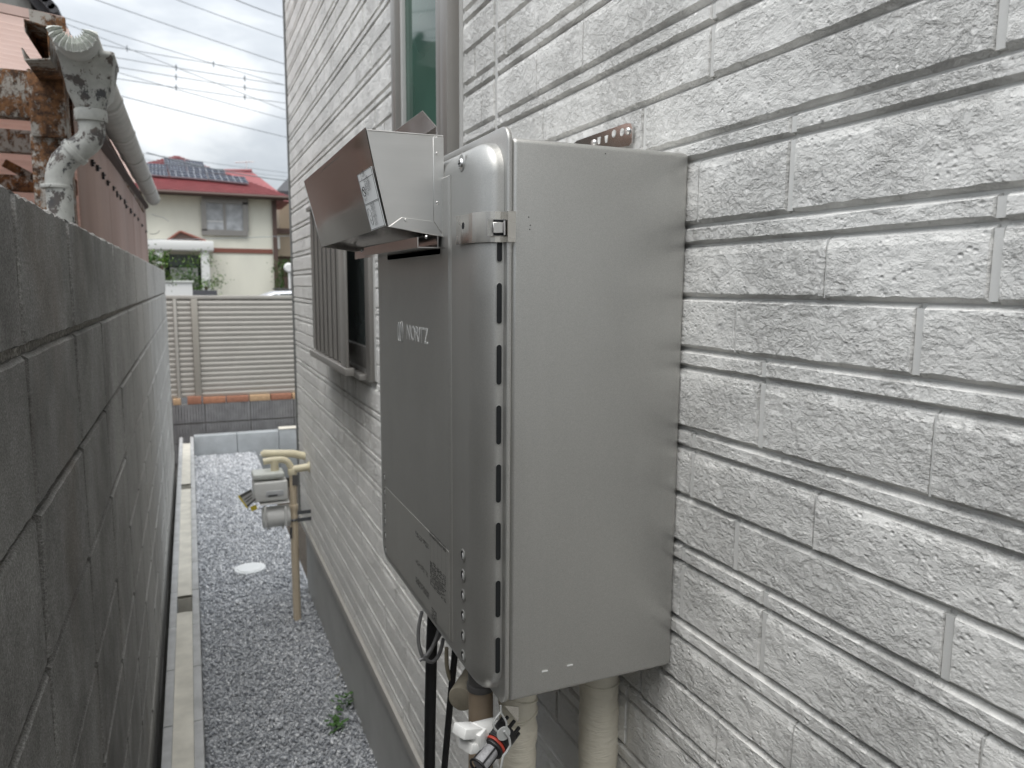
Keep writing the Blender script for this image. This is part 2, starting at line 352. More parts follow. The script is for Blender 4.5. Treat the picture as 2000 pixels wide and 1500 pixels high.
# loose crushed stone: tens of thousands of small angular stones in one mesh
def gravel():
    tm = []
    for k in range(6):
        bm = bmesh.new(); bmesh.ops.create_icosphere(bm, subdivisions=1, radius=1)
        if k % 2: bmesh.ops.delete(bm, geom=[bm.verts[random.randrange(12)]], context='VERTS') if False else None
        keep = random.sample(range(42), 13); pts = [bm.verts[:][i].co*random.uniform(.75, 1.15) for i in keep] if len(bm.verts) > 41 else [v.co*random.uniform(.62, 1.15) for v in bm.verts]
        bm.free(); b2 = bmesh.new()
        for p in pts: b2.verts.new(p)
        r = bmesh.ops.convex_hull(b2, input=b2.verts); junk = [g for g in r['geom_interior'] if isinstance(g, bmesh.types.BMVert)]
        if junk: bmesh.ops.delete(b2, geom=junk, context='VERTS')
        bmesh.ops.triangulate(b2, faces=b2.faces); b2.verts.ensure_lookup_table(); b2.verts.index_update()
        tm.append((np.array([v.co[:] for v in b2.verts]), np.array([[v.index for v in f.verts] for f in b2.faces]))); b2.free()
    n = 56000
    u = rng.random(n); ys = .9+6.95*u**1.15; xs = rng.uniform(-.02, .545, n)
    V = []; F = []; off = 0
    for k, (tv, tf) in enumerate(tm):
        idx = np.arange(k, n, 6); m = len(idx)
        sc = rng.uniform(.0036, .0082, (m, 1))*rng.uniform(.65, 1.25, (m, 3)); sc = sc*(1+.18*(ys[idx, None]-3).clip(0))
        a = rng.uniform(0, 2*PI, m); bta = rng.uniform(0, 2*PI, m); g = rng.uniform(0, PI, m)
        ca, sa, cb, sb, cg, sg = np.cos(a), np.sin(a), np.cos(bta), np.sin(bta), np.cos(g), np.sin(g)
        R = np.stack([np.stack([ca*cb, ca*sb*sg-sa*cg, ca*sb*cg+sa*sg], -1), np.stack([sa*cb, sa*sb*sg+ca*cg, sa*sb*cg-ca*sg], -1), np.stack([-sb, cb*sg, cb*cg], -1)], 1)
        pts = np.einsum('mij,mkj->mki', R, tv[None]*sc[:, None, :])
        pts += np.stack([xs[idx], ys[idx], rng.uniform(-.012, .006, m)], -1)[:, None, :]
        V.append(pts.reshape(-1, 3)); F.append((tf[None]+(np.arange(m)*len(tv))[:, None, None]+off).reshape(-1, 3)); off += m*len(tv)
    V = np.concatenate(V); F = np.concatenate(F)
    me = bpy.data.meshes.new('gravel'); me.vertices.add(len(V)); me.vertices.foreach_set('co', V.ravel().astype(np.float32))
    me.loops.add(F.size); me.loops.foreach_set('vertex_index', F.ravel().astype(np.int32)); me.polygons.add(len(F))
    me.polygons.foreach_set('loop_start', np.arange(0, F.size, 3, dtype=np.int32)); me.update(calc_edges=True); me.validate()
    o = link('gravel', me, GRAVEL); tag(o, 'blue grey crushed stone gravel covering the side passage', None, None, 'stuff')
gravel()

# ------------------------------------------------------------------ the house
WX, FX = .5240, .5160                       # bottom of the grooves, face of the boards
HY0, HY1, HZ0 = -8.0, 4.15, .425
house = thing('house', 'white house wall of grooved stone-pattern siding that carries the grey water heater', 'house', (WX, 1, 0))
b = MB(); b.box(WX, 7, HY0, HY1, HZ0, 5.9); b.build('wall_core', GROOVE, house)
b = MB(); b.box(.540, 6.9, HY0, HY1-.02, -.4, HZ0-.002); b.build('foundation', FOUND, house)
b = MB()
b.hexa([(.506, HY0, .432), (.506, HY0, .424), (.560, HY0, .424), (.560, HY0, .437)], [(.506, HY1+.01, .432), (.506, HY1+.01, .424), (.560, HY1+.01, .424), (.560, HY1+.01, .437)])
b.box(.506, .510, HY0, HY1+.01, .400, .4235)
b.build('drip_flashing', simple('flashing_metal', (.44, .42, .385), .5, .3, .05), house)
b = MB(); b.box(.509, .545, HY1+.001, HY1+.026, HZ0, 5.9); b.build('corner_trim', simple('corner_trim_metal', (.20, .205, .20), .6, .2), house)
SEAM_Y = 1.278
SLIT = (1.462, 1.935, 1.80, 2.95)            # slit window: y0 y1 z0 z1
LATT = (2.255, 3.09, 1.405, 1.992)           # lattice window
g0 = 1.70-.012; PER = .230
ROWS = [(.000, .0575), (.0585, .0785), (.0795, .1495), (.1510, .1715), (.1725, .2295)]
NARROW = (1, 3); AFTER_N = (2, 4)
FIX = {(0, 0): [.405, .615], (0, 2): [.384, .572, .80], (0, 4): [.495, .678], (-1, 0): [.36, .60], (-1, 2): [.326, .553, .689], (-1, 4): [.505, .74],
       (-2, 0): [.614], (-2, 2): [.55, .797], (1, 0): [.36, .797], (1, 2): [.549, .685], (1, 4): [.349, .5], (2, 0): [.50, 1.232], (2, 2): [.52, .955], (2, 4): [.672, 1.08], (3, 4): [1.444, .9]}
FAINT = {(0, 0, .615), (0, 2, .384), (0, 4, .495), (-1, 2, .326), (-1, 4, .505), (-2, 0, .614), (1, 2, .685), (1, 4, .5)}
pieces = []; joints = []
for k in range(-6, 9):
    gz = g0+k*PER
    jrow = {}
    for r in (0, 2, 4):
        js = list(FIX.get((k, r), [])); lr = random.Random(k*10+r)
        lo = min(js) if js else lr.uniform(.3, .5); hi = max(js) if js else lo
        if not js: js = [lo]
        while lo > -.5: lo -= lr.choice((.17, .22, .26, .31)); js.append(lo)
        while hi < HY1: hi += lr.choice((.15, .20, .24, .28, .34)); js.append(hi)
        jrow[r] = sorted(js)
    for r, (d0, d1) in enumerate(ROWS):
        z1, z0 = gz-d0-.0004, gz-d1+.0004
        if z1 < HZ0+.012 or z0 > 3.45: continue
        z0 = max(z0, HZ0+.006)
        key = {0: 0, 1: 2, 2: 2, 3: 4, 4: 4}[r]
        js = jrow[key]
        if r in NARROW: js = [j for i, j in enumerate(js) if (k, key) in FIX and j in FIX[(k, key)] and (k, key, j) not in FAINT or (k, key) not in FIX and i % 2 == 0 or j > .9]
        cuts = [(-.5, 'd')]+[(j, 'f' if (k, key, j) in FAINT or (j > .85 and int(j*1000) % 5 < 2) else 'd') for j in js if -.45 < j < HY1-.03]
        cuts += [(SEAM_Y, 's')]
        for (wy0, wy1, wz0, wz1) in (SLIT, LATT):
            if z1 > wz0-.01 and z0 < wz1+.01:
                cuts = [c for c in cuts if not (wy0-.04 < c[0] < wy1+.04)]+[(wy0, 'w'), (wy1, 'w')]
        cuts = sorted(cuts)+[(HY1-.002, 'd')]
        i = 0
        while i < len(cuts)-1:
            (a, ta), (c, tc_) = cuts[i], cuts[i+1]
            i += 1
            if c-a < .03: continue
            if ta == 'w' and tc_ == 'w': continue
            gp = {'d': .0030, 'f': .0008, 's': .0065, 'w': .014}
            y0, y1 = a+gp[ta], c-gp[tc_]
            pts = [proj((FX, y, z)) for y in (y0, y1) for z in (z0, z1)]
            area = 0
            if all(pts):
                xs_, ys_ = [p[0] for p in pts], [p[1] for p in pts]
                vis = max(xs_) > -40 and min(xs_) < 2040 and max(ys_) > -40 and min(ys_) < 1540
                if vis: area = (min(max(xs_), 2000)-max(min(xs_), 0))*(max(min(max(ys_), 1500)-max(min(ys_), 0), 1))
                # hidden behind the heater
                ins = all(1005 < min(max(p[0], -1e4), 1e4) < 1330 and 320 < p[1] < 1300 for p in pts)
                if ins: area = 0
            if ta in 'df': joints.append((a, z0, z1, ta))
            pieces.append((area, r, y0, y1, z0, z1, ta, tc_, k))
def board(mb, r, y0, y1, z0, z1, ta, tb, near):
    fx = FX+random.uniform(-.0004, .0006)
    ct = .0022 if r in NARROW or r == 0 else .0075
    xt = 0 if ct < .005 else .0028
    cb = .0044 if r not in NARROW else .0036; cs0 = .0006 if ta == 'f' else .0020; cs1 = .0006 if tb == 'f' else .0020
    n = max(1, min(26, int((y1-y0)/.012))) if near else 1
    if z1-z0 < .012: ct = cb = .001
    Y = [y0+(y1-y0)*i/n for i in range(n+1)]
    def rowpts(x, z, jz, inset0, inset1, jx=0):
        o = []
        for i, y in enumerate(Y):
            yy = y
            if i == 0: yy = y0+inset0
            if i == n: yy = y1-inset1
            o.append((x+random.uniform(-jx, jx), yy, z+(random.uniform(-jz, jz) if near else 0)))
        return o
    j = .0008 if near else 0
    A = rowpts(WX-.0005, z1, 0, 0, 0)
    B_ = rowpts(fx+xt*.6, z1-.0036, j*.4, cs0, cs1, j*.3)
    C_ = rowpts(fx, z1-.0036-ct, j*1.4 if xt else j, cs0, cs1, j*.3)
    D_ = rowpts(fx, z0+cb, j, cs0, cs1, j*.3)
    E_ = rowpts(WX-.0005, z0, 0, 0, 0)
    m = n+1; vs = A+B_+C_+D_+E_; fs = []
    for q in range(4):
        for i in range(n): fs.append((q*m+i, q*m+i+1, (q+1)*m+i+1, (q+1)*m+i))
    fs.append(tuple(q*m for q in range(5))); fs.append(tuple(q*m+n for q in range(4, -1, -1)))
    mb.add(vs, fs)
pieces.sort(key=lambda p: -p[0])
far = MB()
for i, (area, r, y0, y1, z0, z1, ta, tb, k) in enumerate(pieces):
    if i < 296 and area > 0:
        mb = MB(); board(mb, r, y0, y1, z0, z1, ta, tb, y0 < 1.2); mb.build('siding_block', SIDING, house)
    else: board(far, r, y0, y1, z0, z1, ta, tb, False)
jm = MB()
for y_, za_, zb_, t_ in joints:
    d_, h_ = (.0026, .0034) if t_ == 'd' else (.0012, .0009); jm.box(FX+d_, WX, y_-h_, y_+h_, za_+.002, zb_-.003)
tag(jm.build('vertical_joint_fill', GROOVE, house), kind='stuff')
tag(far.build('far_siding', SIDING, house), kind='stuff')
b = MB(); b.box(.5185, WX-.0002, SEAM_Y-.0058, SEAM_Y+.0058, HZ0, 3.45); b.build('caulking_seam', CAULK, house)
# slit window
y0, y1, z0, z1 = SLIT
win = thing('slit_window', None, None, (.5, (y0+y1)/2, z0), parent=house); win['label'] = 'narrow tall window with green tinted pane'
b = MB(); b.box(.486, .5155, y0+.014, y0+.060, z0+.012, z1); b.build('frame', BRONZE, win, .002)
b = MB(); b.box(.492, .5155, y0+.0605, y0+.108, z0+.05, z1); b.build('sash', BRONZE, win, .002)
b = MB(); b.box(.486, .5155, y1-.052, y1-.014, z0+.012, z1); b.build('frame', BRONZE, win, .002)
b = MB(); b.box(.500, .5155, y1-.070, y1-.0525, z0+.05, z1); b.build('sash', CAULK, win, .001)
b = MB(); b.box(.484, .5155, y0+.014, y1-.014, z0-.01, z0+.0115); b.build('frame', BRONZE, win, .002)
b = MB(); b.box(.494, .5155, y0+.1085, y1-.0705, z0+.012, z0+.0495); b.build('sash', BRONZE, win, .002)
b = MB(); b.box(.509, .5155, y0+.1085, y1-.0705, z0+.05, z1); b.build('pane', GLASS, win)
for yy in (y0, y1-.0135):
    b = MB(); b.box(.511, .5158, yy, yy+.0135, z0-.01, z1); b.build('caulking', CAULK, win)
# lattice window
y0, y1, z0, z1 = LATT
lw = thing('lattice_window', None, None, (.5, (y0+y1)/2, z0), parent=house); lw['label'] = 'small window half covered by a vertical slat shutter'
b = MB(); b.box(.511, .5158, y0, y0+.0135, z0, z1); b.build('caulking', CAULK, lw)
b = MB(); b.box(.497, .5155, y0+.014, y0+.075, z0-.005, z1); b.build('frame', BRONZE, lw, .002)
b = MB(); b.box(.482, .5155, y1-.05, y1-.014, z0, z1); b.build('frame', BRONZE, lw, .002)
b = MB(); b.box(.482, .5155, y0+.0755, y1-.0505, z1-.05, z1); b.build('frame', BRONZE, lw, .002)
b = MB(); b.box(.476, .5155, y0+.0755, y1-.0505, z0-.005, z0+.012); b.build('frame', BRONZE, lw, .002)
b = MB(); b.box(.505, .5155, y0+.0755, y1-.0505, z0+.0125, z0+.03); b.build('track', simple('pale_track', (.55, .54, .52), .4), lw)
b = MB(); b.box(.498, .5155, y0+.0755, y1-.0505, z0+.0305, z0+.10); b.build('sash', BRONZE_D, lw, .002)
b = MB(); b.box(.508, .5155, y0+.0755, y1-.0505, z0+.1005, z1-.0505); b.build('pane', GLASS_D, lw)
# slat shutter in front of its far half
sh0 = y0+.085
b = MB(); b.box(.436, .447, sh0, sh0+.088, z0+.035, z1-.01); b.build('shutter_post', BRONZE, lw, .003)
n = 7; pitch = (y1-.02-sh0-.097)/n
sl0 = None
for i in range(n):
    ya = sh0+.0965+i*pitch
    if sl0 is None:
        b = MB(); b.hexa([(.440, ya, z0+.04), (.456, ya+pitch*.52, z0+.04), (.460, ya+pitch*.52, z0+.04), (.444, ya, z0+.04)],
                         [(.440, ya, z1-.012), (.456, ya+pitch*.52, z1-.012), (.460, ya+pitch*.52, z1-.012), (.444, ya, z1-.012)])
        b.hexa([(.452, ya+pitch*.53, z0+.04), (.458, ya+pitch*.53, z0+.04), (.450, ya+pitch-.001, z0+.04), (.446, ya+pitch-.001, z0+.04)],
               [(.452, ya+pitch*.53, z1-.012), (.458, ya+pitch*.53, z1-.012), (.450, ya+pitch-.001, z1-.012), (.446, ya+pitch-.001, z1-.012)])
        sl0 = b.build('slat', BRONZE, lw)
    else: copy_of(sl0, (0, i*pitch, 0))
b = MB(); b.box(.432, .462, sh0-.005, y1-.012, z0+.010, z0+.0345); b.build('shutter_rail', BRONZE, lw, .003)
b = MB(); b.box(.432, .462, sh0-.005, y1-.012, z1-.0095, z1+.006); b.build('shutter_rail', BRONZE, lw, .003)
win.location.x += .0065; lw.location.x += .0065
for t_ in (win, lw): WO[t_.name] += Vector((.0065, 0, 0))
print('house done')

# ------------------------------------------------------------------ old block wall on the left
LX = -.176
bw = thing('block_wall', 'tall dark weathered concrete block wall along the left of the passage', 'wall', (LX-.05, 3, 0))
b = MB(); b.box(LX-.110, LX-.009, -8.0, 6.90, -.4, 1.792); b.build('mortar_core', MORTAR, bw)
def wall_block(y0, y1, z0, z1, top):
    bm_ = MB(); x0, x1 = LX-.118, LX+random.uniform(-.0012, .0012)
    n = 18; c = .005
    ys = [y0+(y1-y0)*i/n for i in range(n+1)]
    zt = [z1+(random.uniform(-.0035, .002) if top else random.uniform(-.0012, .0012)) for _ in ys]
    zb = [z0+random.uniform(-.0012, .0012) for _ in ys]
    A = [(x1-c, y, z-0) for y, z in zip(ys, zb)]; B_ = [(x1, min(max(y, y0+c), y1-c), z+c*.5) for y, z in zip(ys, zb)]
    C_ = [(x1, min(max(y, y0+c), y1-c), z-c*(.8 if top else 1)) for y, z in zip(ys, zt)]; D_ = [(x1-c*(.8 if top else 1), y, z) for y, z in zip(ys, zt)]
    E_ = [(x0, y, z) for y, z in zip(ys, zt)]; F_ = [(x0, y, z) for y, z in zip(ys, zb)]
    m = n+1; rows = [A, B_, C_, D_, E_, F_]; vs = sum(rows, []); fs = []
    for q in range(6):
        for i in range(n): fs.append((q*m+i, ((q+1) % 6)*m+i, ((q+1) % 6)*m+i+1, q*m+i+1))
    fs.append(tuple(q*m for q in range(6))[::-1]); fs.append(tuple(q*m+n for q in range(6)))
    bm_.add(vs, fs); return bm_
j0 = 1.008; cz = [(1.6275, 1.803)]+[(1.6275-.192*(i+1)+.0, 1.6275-.192*i-.011) for i in range(10)]
for ci, (z0, z1) in enumerate(cz):
    for k in range(-4, 16):
        y0, y1 = j0+.405*k+.008, j0+.405*(k+1)-.007
        if y0 > 6.85: continue
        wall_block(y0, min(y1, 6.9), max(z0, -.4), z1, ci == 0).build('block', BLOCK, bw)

# ------------------------------------------------------------------ low kerb walls round the gravel
KZ = .20
kerb = thing('block_kerb', 'low kerb of hollow concrete blocks with pale mortar filled cores beside gravel', 'kerb', (-.085, 4, 0))
b = MB()
k0 = -1.0
nk = 22
for i in range(nk):
    y0, y1 = k0+i*.404, k0+(i+1)*.404-.004
    for (xa, xb) in ((-.148, -.118), (-.052, -.022)):
        b = MB(); b.box(xa, xb, y0, y1, -.3, KZ+random.uniform(-.001, .001)); b.build('block_shell', CONC, kerb, .003)
for i, (ya, yb, nm) in enumerate(((-1.0, 3.60, 'mortar_fill'), (3.80, 5.86, 'mortar_fill'), (6.02, 7.60, 'mortar_fill'))):
    m_ = MB(); nn = max(2, int((yb-ya)/.12))
    yy = [ya+(yb-ya)*q/nn for q in range(nn+1)]
    top = [(x, y, KZ-.006+random.uniform(-.002, .002)) for y in yy for x in (-.1175, -.085, -.0525)]
    fs = []
    for q in range(nn):
        for c in range(2): fs.append((q*3+c, q*3+c+1, q*3+c+4, q*3+c+3))
    m_.add(top, fs, True); m_.box(-.1175, -.0525, ya, yb, -.3, KZ-.02); m_.build(nm, MORT_L, kerb)
b = MB(); b.box(-.1176, -.0524, 3.55, 7.9, -.3, -.08); b.build('core_bottom', SOIL, kerb)
ek = thing('end_kerb', 'low grey block kerb closing the far end of the gravel', 'kerb', (.5, 7.9, 0))
xs_ = [-.018, .384, .788, 1.19, 1.594]
for i in range(4):
    b = MB(); b.box(xs_[i], xs_[i+1]-.005, 7.865, 7.985, -.3, KZ+(.012 if i == 2 else 0)); b.build('kerb_block', CONC_G, ek, .004)
b = MB(); b.box(.79, 1.19, 7.862, 7.988, KZ+.0125, KZ+.024); b.build('mortar_cap', MORT_L, ek, .004)

# inspection lid in the gravel and weeds
lid = thing('drain_cover', 'round white plastic drain cover lying in the gravel', 'drain cover', (.262, 4.55, 0))
b = MB(); b.disc((.262, 4.55, -.005), (0, 0, 1), .088, .017, 32); b.build('rim', MANHOLE, lid)
b = MB(); b.disc((.262, 4.55, .0125), (0, 0, 1), .074, .003, 32, .072); b.build('cover', MANHOLE, lid)
def weed(name, label, c, h, n, seed):
    r = random.Random(seed); t = thing(name, label, 'weed', c, 'weeds at the house foundation'); b = MB(); lf = MB()
    for i in range(n):
        a = r.uniform(0, 2*PI); l = r.uniform(.4, 1)*h; tip = Vector(c)+Vector((math.cos(a)*l*.6, math.sin(a)*l*.6, l*.8))
        b.tube([c, (Vector(c)+tip)/2+Vector((0, 0, .01)), tip], .0012, 5)
        for q in range(4):
            p = tip+Vector((r.uniform(-.03, .03), r.uniform(-.03, .03), r.uniform(-.025, .015))); s_ = r.uniform(.009, .018); d = Vector((r.uniform(-1, 1), r.uniform(-1, 1), r.uniform(-.3, .6))).normalized()
            sd_ = d.cross(Vector((0, 0, 1))).normalized()
            lf.add([p, p+d*s_+sd_*s_*.6, p+d*s_*2.1-Vector((0, 0, .003)), p+d*s_-sd_*s_*.6, p+d*s_+Vector((0, 0, .004))], [(0, 1, 4), (1, 2, 4), (2, 3, 4), (3, 0, 4)])
    b.build('stem', LEAF, t); lf.build('leaf_clump', LEAF, t)
weed('weed', 'small green weed nearest the camera in the gravel', tuple(P(658, 1418, Z=0)), .048, 6, 3)
weed('weed', 'small green weed behind the nearest weed against the foundation', tuple(P(678, 1382, Z=0)), .048, 6, 5)
dead = MB(); q = P(668, 1325, Z=.05); dead.tube([P(655, 1330, Z=0), P(672, 1300, Z=.06), P(683, 1292, Z=.10), P(690, 1302, Z=.10)], .0012, 5)
tag(dead.build('dry_stalk', simple('dry_grass', (.33, .28, .17)), None), 'thin dry grass stalk bending by the foundation', 'weed')

# ------------------------------------------------------------------ water heater
HX_, HXF, HY_N = .272, .296, .706
heater = thing('water_heater', 'champagne grey wall-mounted gas water heater with rows of vent slots', 'water heater', (.51, .94, 1.24))
ZB, ZT = 1.70-.450, 1.70+.1455
# side casing behind the flange
b = MB(); b.box(.3015, .5158, .7015, 1.189, 1.70-.4545, 1.70+.1468)
b.build('casing', PAINT, heater, .006, 4)
# flange plate with rounded corners
def rounded_rect_plate(x0, x1, ya, yb, za, zb, r, n=6):
    pts = []
    for cy, cz, a0 in ((yb-r, zb-r, 0), (ya+r, zb-r, PI/2), (ya+r, za+r, PI), (yb-r, za+r, 1.5*PI)):
        for i in range(n+1):
            a = a0+PI/2*i/n; pts.append((cy+r*math.cos(a), cz+r*math.sin(a)))
    m = MB(); k = len(pts)
    m.hexa([(x0, y, z) for y, z in pts], [(x1, y, z) for y, z in pts]); return m
rounded_rect_plate(.2955, .3012, .6985, 1.1955, 1.70-.4575, 1.70+.158, .016).build('flange', PAINT, heater, .0018, 2)
# pressed front cover: superelliptic shoulder swept round the rim
def cover():
    ya, yb = .7065, 1.1875; za, zb = ZB, ZT
    prof = []                                 # (inset from the rim, x)
    prof.append((0, .2954)); prof.append((.0005, .290))
    for i in range(1, 13):
        a = PI/2*i/12; prof.append((.0005+.040*(1-math.cos(a))**1.0, .290-.018*math.sin(a)**.9))
    m = MB(); rings = []; nc = 8
    for ins, x in prof:
        r = max(.034-ins*.4, .010); pts = []
        for cy, cz, a0 in ((yb-ins-r, zb-ins*.55-r, 0), (ya+ins+r, zb-ins*.55-r, PI/2), (ya+ins+r, za+ins*.55+r, PI), (yb-ins-r, za+ins*.55+r, 1.5*PI)):
            for i in range(nc+1):
                a = a0+PI/2*i/nc; pts.append((x, cy+r*math.cos(a), cz+r*math.sin(a)))
        rings.append(pts)
    k = len(rings[0]); vs = sum(rings, []); fs = []
    for q in range(len(rings)-1):
        for i in range(k): fs.append((q*k+i, (q+1)*k+i, (q+1)*k+(i+1) % k, q*k+(i+1) % k))
    m.add(vs, fs, True); m.add(rings[-1], [tuple(range(k-1, -1, -1))], True); return m
cover().build('front_cover', PAINT, heater)
# raised centre panel and its edge seams
PY0, PY1 = P(882, 800, X=HX_).y, P(752, 800, X=HX_).y
b = MB(); b.hexa([(HX_-.0003, PY0, ZB+.024), (HX_-.0003, PY1, ZB+.024), (HX_-.0003, PY1, ZT-.024), (HX_-.0003, PY0, ZT-.024)][::-1],
                 [(HX_-.0022, PY0+.0035, ZB+.026), (HX_-.0022, PY1-.0035, ZB+.026), (HX_-.0022, PY1-.0035, ZT-.026), (HX_-.0022, PY0+.0035, ZT-.026)][::-1])
b.build('front_panel', PAINT, heater)
HP = HX_-.0022
for yy in (PY0-.0006, PY1+.0006):
    b = MB(); b.box(HX_-.0006, HX_+.001, yy-.0006, yy+.0006, ZB+.026, ZT-.026); b.build('panel_seam', PAINT_D if yy == PY0-.0006 else VOID, heater)
# side vent slots
def stadium(c, ax, up, w_, h_, n=8):
    c = Vector(c); ax = Vector(ax); up = Vector(up); pts = []; r = w_/2
    for s_, a0 in ((h_/2-r, 0), (-(h_/2-r), PI)):
        for i in range(n+1):
            a = a0+PI*i/n; pts.append(c+ax*(r*math.cos(a))+up*(s_+r*math.sin(a)))
    return pts
slots = [(490, 511)]+[(553, 632), (673, 752), (791, 869), (906, 983), (1020, 1095), (1133, 1207), (1245, 1315)]
YS = .7065
first = None
for (ya, yb) in slots[1:]:
    za, zb = P(970, yb, Y=YS).z, P(970, ya, Y=YS).z
    h = .0415; zc = (za+zb)/2
    if first is None:
        ring = stadium((.2903, YS-.0004, zc), (1, 0, 0), (0, 0, 1), .0066, h+.0016); inner = stadium((.2903, YS-.0006, zc), (1, 0, 0), (0, 0, 1), .0057, h)
        b = MB(); k = len(ring); b.add(ring+inner, [(i, k+i, k+(i+1) % k, (i+1) % k) for i in range(k)]); b.mi = 1; b.add(inner, [tuple(range(k))])
        first = b.build('vent_slot', [PAINT, VOID], heater); fz = zc
    else: copy_of(first, (0, 0, zc-fz))
copy_of(first, (0, 0, .0235+P(970, 511, Y=YS).z-.003-fz))
# dished vent holes in the front
first = None
def dish(y, z):
    m = MB(); c = Vector((HX_, y, z)); R_, n = .0066, 18
    ring = lambda r, x: [(HX_+x, y+r*math.cos(2*PI*k/n), z+r*1.05*math.sin(2*PI*k/n)) for k in range(n)]
    a, b_, c_ = ring(.0074, -.0003), ring(.0062, -.0016), ring(.0052, -.0011)
    m.add(a+b_+c_, [(i, n+i, n+(i+1) % n, (i+1) % n) for i in range(n)]+[(n+i, 2*n+i, 2*n+(i+1) % n, n+(i+1) % n) for i in range(n)], True)
    m.mi = 1; m.add(ring(.0053, -.0010), [tuple(range(n-1, -1, -1))])
    # bright pressed louvre lip inside the hole
    m.mi = 2; lip = [(HX_-.0012+.0001*abs(k-4), y+.0051*math.cos(PI*.58+PI*.84*k/8), z+.0051*math.sin(PI*.58+PI*.84*k/8)) for k in range(9)]
    lip2 = [(HX_-.0022, y+.0024*math.cos(PI*.7+PI*.6*k/8), z+.0034*math.sin(PI*.7+PI*.6*k/8)) for k in range(9)]
    m.add(lip+lip2, [(k, k+1, 10+k, 9+k) for k in range(8)], True); return m
BRIGHT = simple('bare_bright_metal', (.82, .82, .81), .3, .6, .03)
for px, ys in ((906, (1085.8, 1125, 1164, 1203.4, 1243, 1282)), (746.5, (925.6, 953.6, 981, 1008.8, 1035.7, 1063))):
    yy = .765 if px > 800 else 1.133
    zs = [P(px, q, X=HX_).z for q in ys]
    for z in zs:
        if first is None: first = dish(yy, z).build('vent_hole', [PAINT, VOID, BRIGHT], heater); f0 = (yy, z)
        else: copy_of(first, (0, yy-f0[0], z-f0[1]))
# exhaust slot under the hood
ya, yb = P(863, 490, X=HP).y, P(757, 503, X=HP).y
b = MB(); pts = stadium((HP-.0006, (ya+yb)/2, 1.70+.0395), (0, 0, 1), (0, 1, 0), .011, yb-ya); pts2 = stadium((HP-.0010, (ya+yb)/2, 1.70+.0395), (0, 0, 1), (0, 1, 0), .0075, yb-ya-.004); k = len(pts)
b.add(pts+pts2, [(i, (i+1) % k, k+(i+1) % k, k+i) for i in range(k)]); b.mi = 1; b.add(pts2, [tuple(range(k-1, -1, -1)), tuple(range(k))]); b.build('exhaust_slot', [PAINT, VOID], heater)
# fixing screw in its dimple
c = P(902, 318, X=HX_)
b = MB(); b.disc((HX_+.0005, c.y, c.z), (-1, 0, 0), .0105, .0012, 22, .0085); b.build('screw_dimple', PAINT, heater)
b = MB(); b.disc((HX_-.0008, c.y, c.z-.001), (-1, 0, 0), .0058, .0022, 18, .0048); b.mi = 1
for a in (0, 1):
    d = Vector((0, 1, 0)) if a == 0 else Vector((0, 0, 1)); o_ = Vector((0, 0, 1)) if a == 0 else Vector((0, 1, 0))
    p = Vector((HX_-.0031, c.y, c.z-.001)); b.plate([p+d*.0034+o_*.0007, p-d*.0034+o_*.0007, p-d*.0034-o_*.0007, p+d*.0034-o_*.0007], .0003)
b.build('screw', [STEEL_B, VOID], heater)
# punched tabs near the bottom of the casing, paint chips
for px, py in ((1064, 1311), (1113, 1299.5)):
    p = P(px, py, Y=.7010); b = MB(); b.box(p.x-.0036, p.x+.0036, .7002, .7018, p.z-.0006, p.z+.0006); b.build('punched_tab', BRIGHT, heater)
for px, py in ((1035, 448), (1036, 440), (1183, 300), (1033, 424)):
    p = P(px, py, Y=.7010); b = MB(); b.disc((p.x, .7016, p.z), (0, -1, 0), .0007, .0003, 7); b.build('paint_chip', VOID, heater)
# bottom tab of the flange
b = MB(); a_ = [P(985, 1378, Y=.705), P(1013, 1380, Y=.705), P(1012, 1410, Y=.705)]; b.plate(a_, .0012); b.build('bottom_tab', STEEL_D, heater)
# embossed maker's lettering and mark
lr_ = Vector((0, -1, 0)); lu_ = Vector((0, 0, 1))
y_l, y_r = P(777, 640, X=HP).y, P(836, 655, X=HP).y
zb_ = P(796, 668, X=HP).z
yN, yZ = P(794, 650, X=HP).y, P(836, 655, X=HP).y
EMBOSS = paint_mat('emboss_highlight_paint', (.66, .655, .63), .42, .45)  # casing paint lightened: edge highlights of the embossing put into the colour
lt = text('embossed_lettering', 'NORITZ', (HP-.0001, yN, P(794, 662, X=HP).z), lr_, lu_, .0285, EMBOSS, heater, .0001, .0003, 1.0)
wd = max(v.co.x for v in lt.data.vertices)
for v in lt.data.vertices: v.co.x *= (yN-yZ)/wd
b = MB(); zb_ = P(786, 668, X=HP).z
def leaf(yc, hw, h, closed):
    pth = []
    for k in range(25):
        t = 2*PI*k/24
        if not closed: t = -PI/2+PI*k/24
        pth.append((HP-.0003, yc-hw*math.sin(t+PI/2 if not closed else t)*(1 if not closed else math.sin(t/1.0)**0), zb_+h/2+h/2*(math.sin(t) if not closed else -math.cos(t))))
    return pth
yM = P(777, 645, X=HP).y
b.tube(leaf(yM-.0055, .0042, .0265, True), .00065, 5, False); b.tube(leaf(yM-.0150, .0042, .0275, True), .00065, 5, False); b.tube(leaf(yM-.0215, .0070, .0285, False), .00065, 5)
b.build('embossed_mark', EMBOSS, heater)
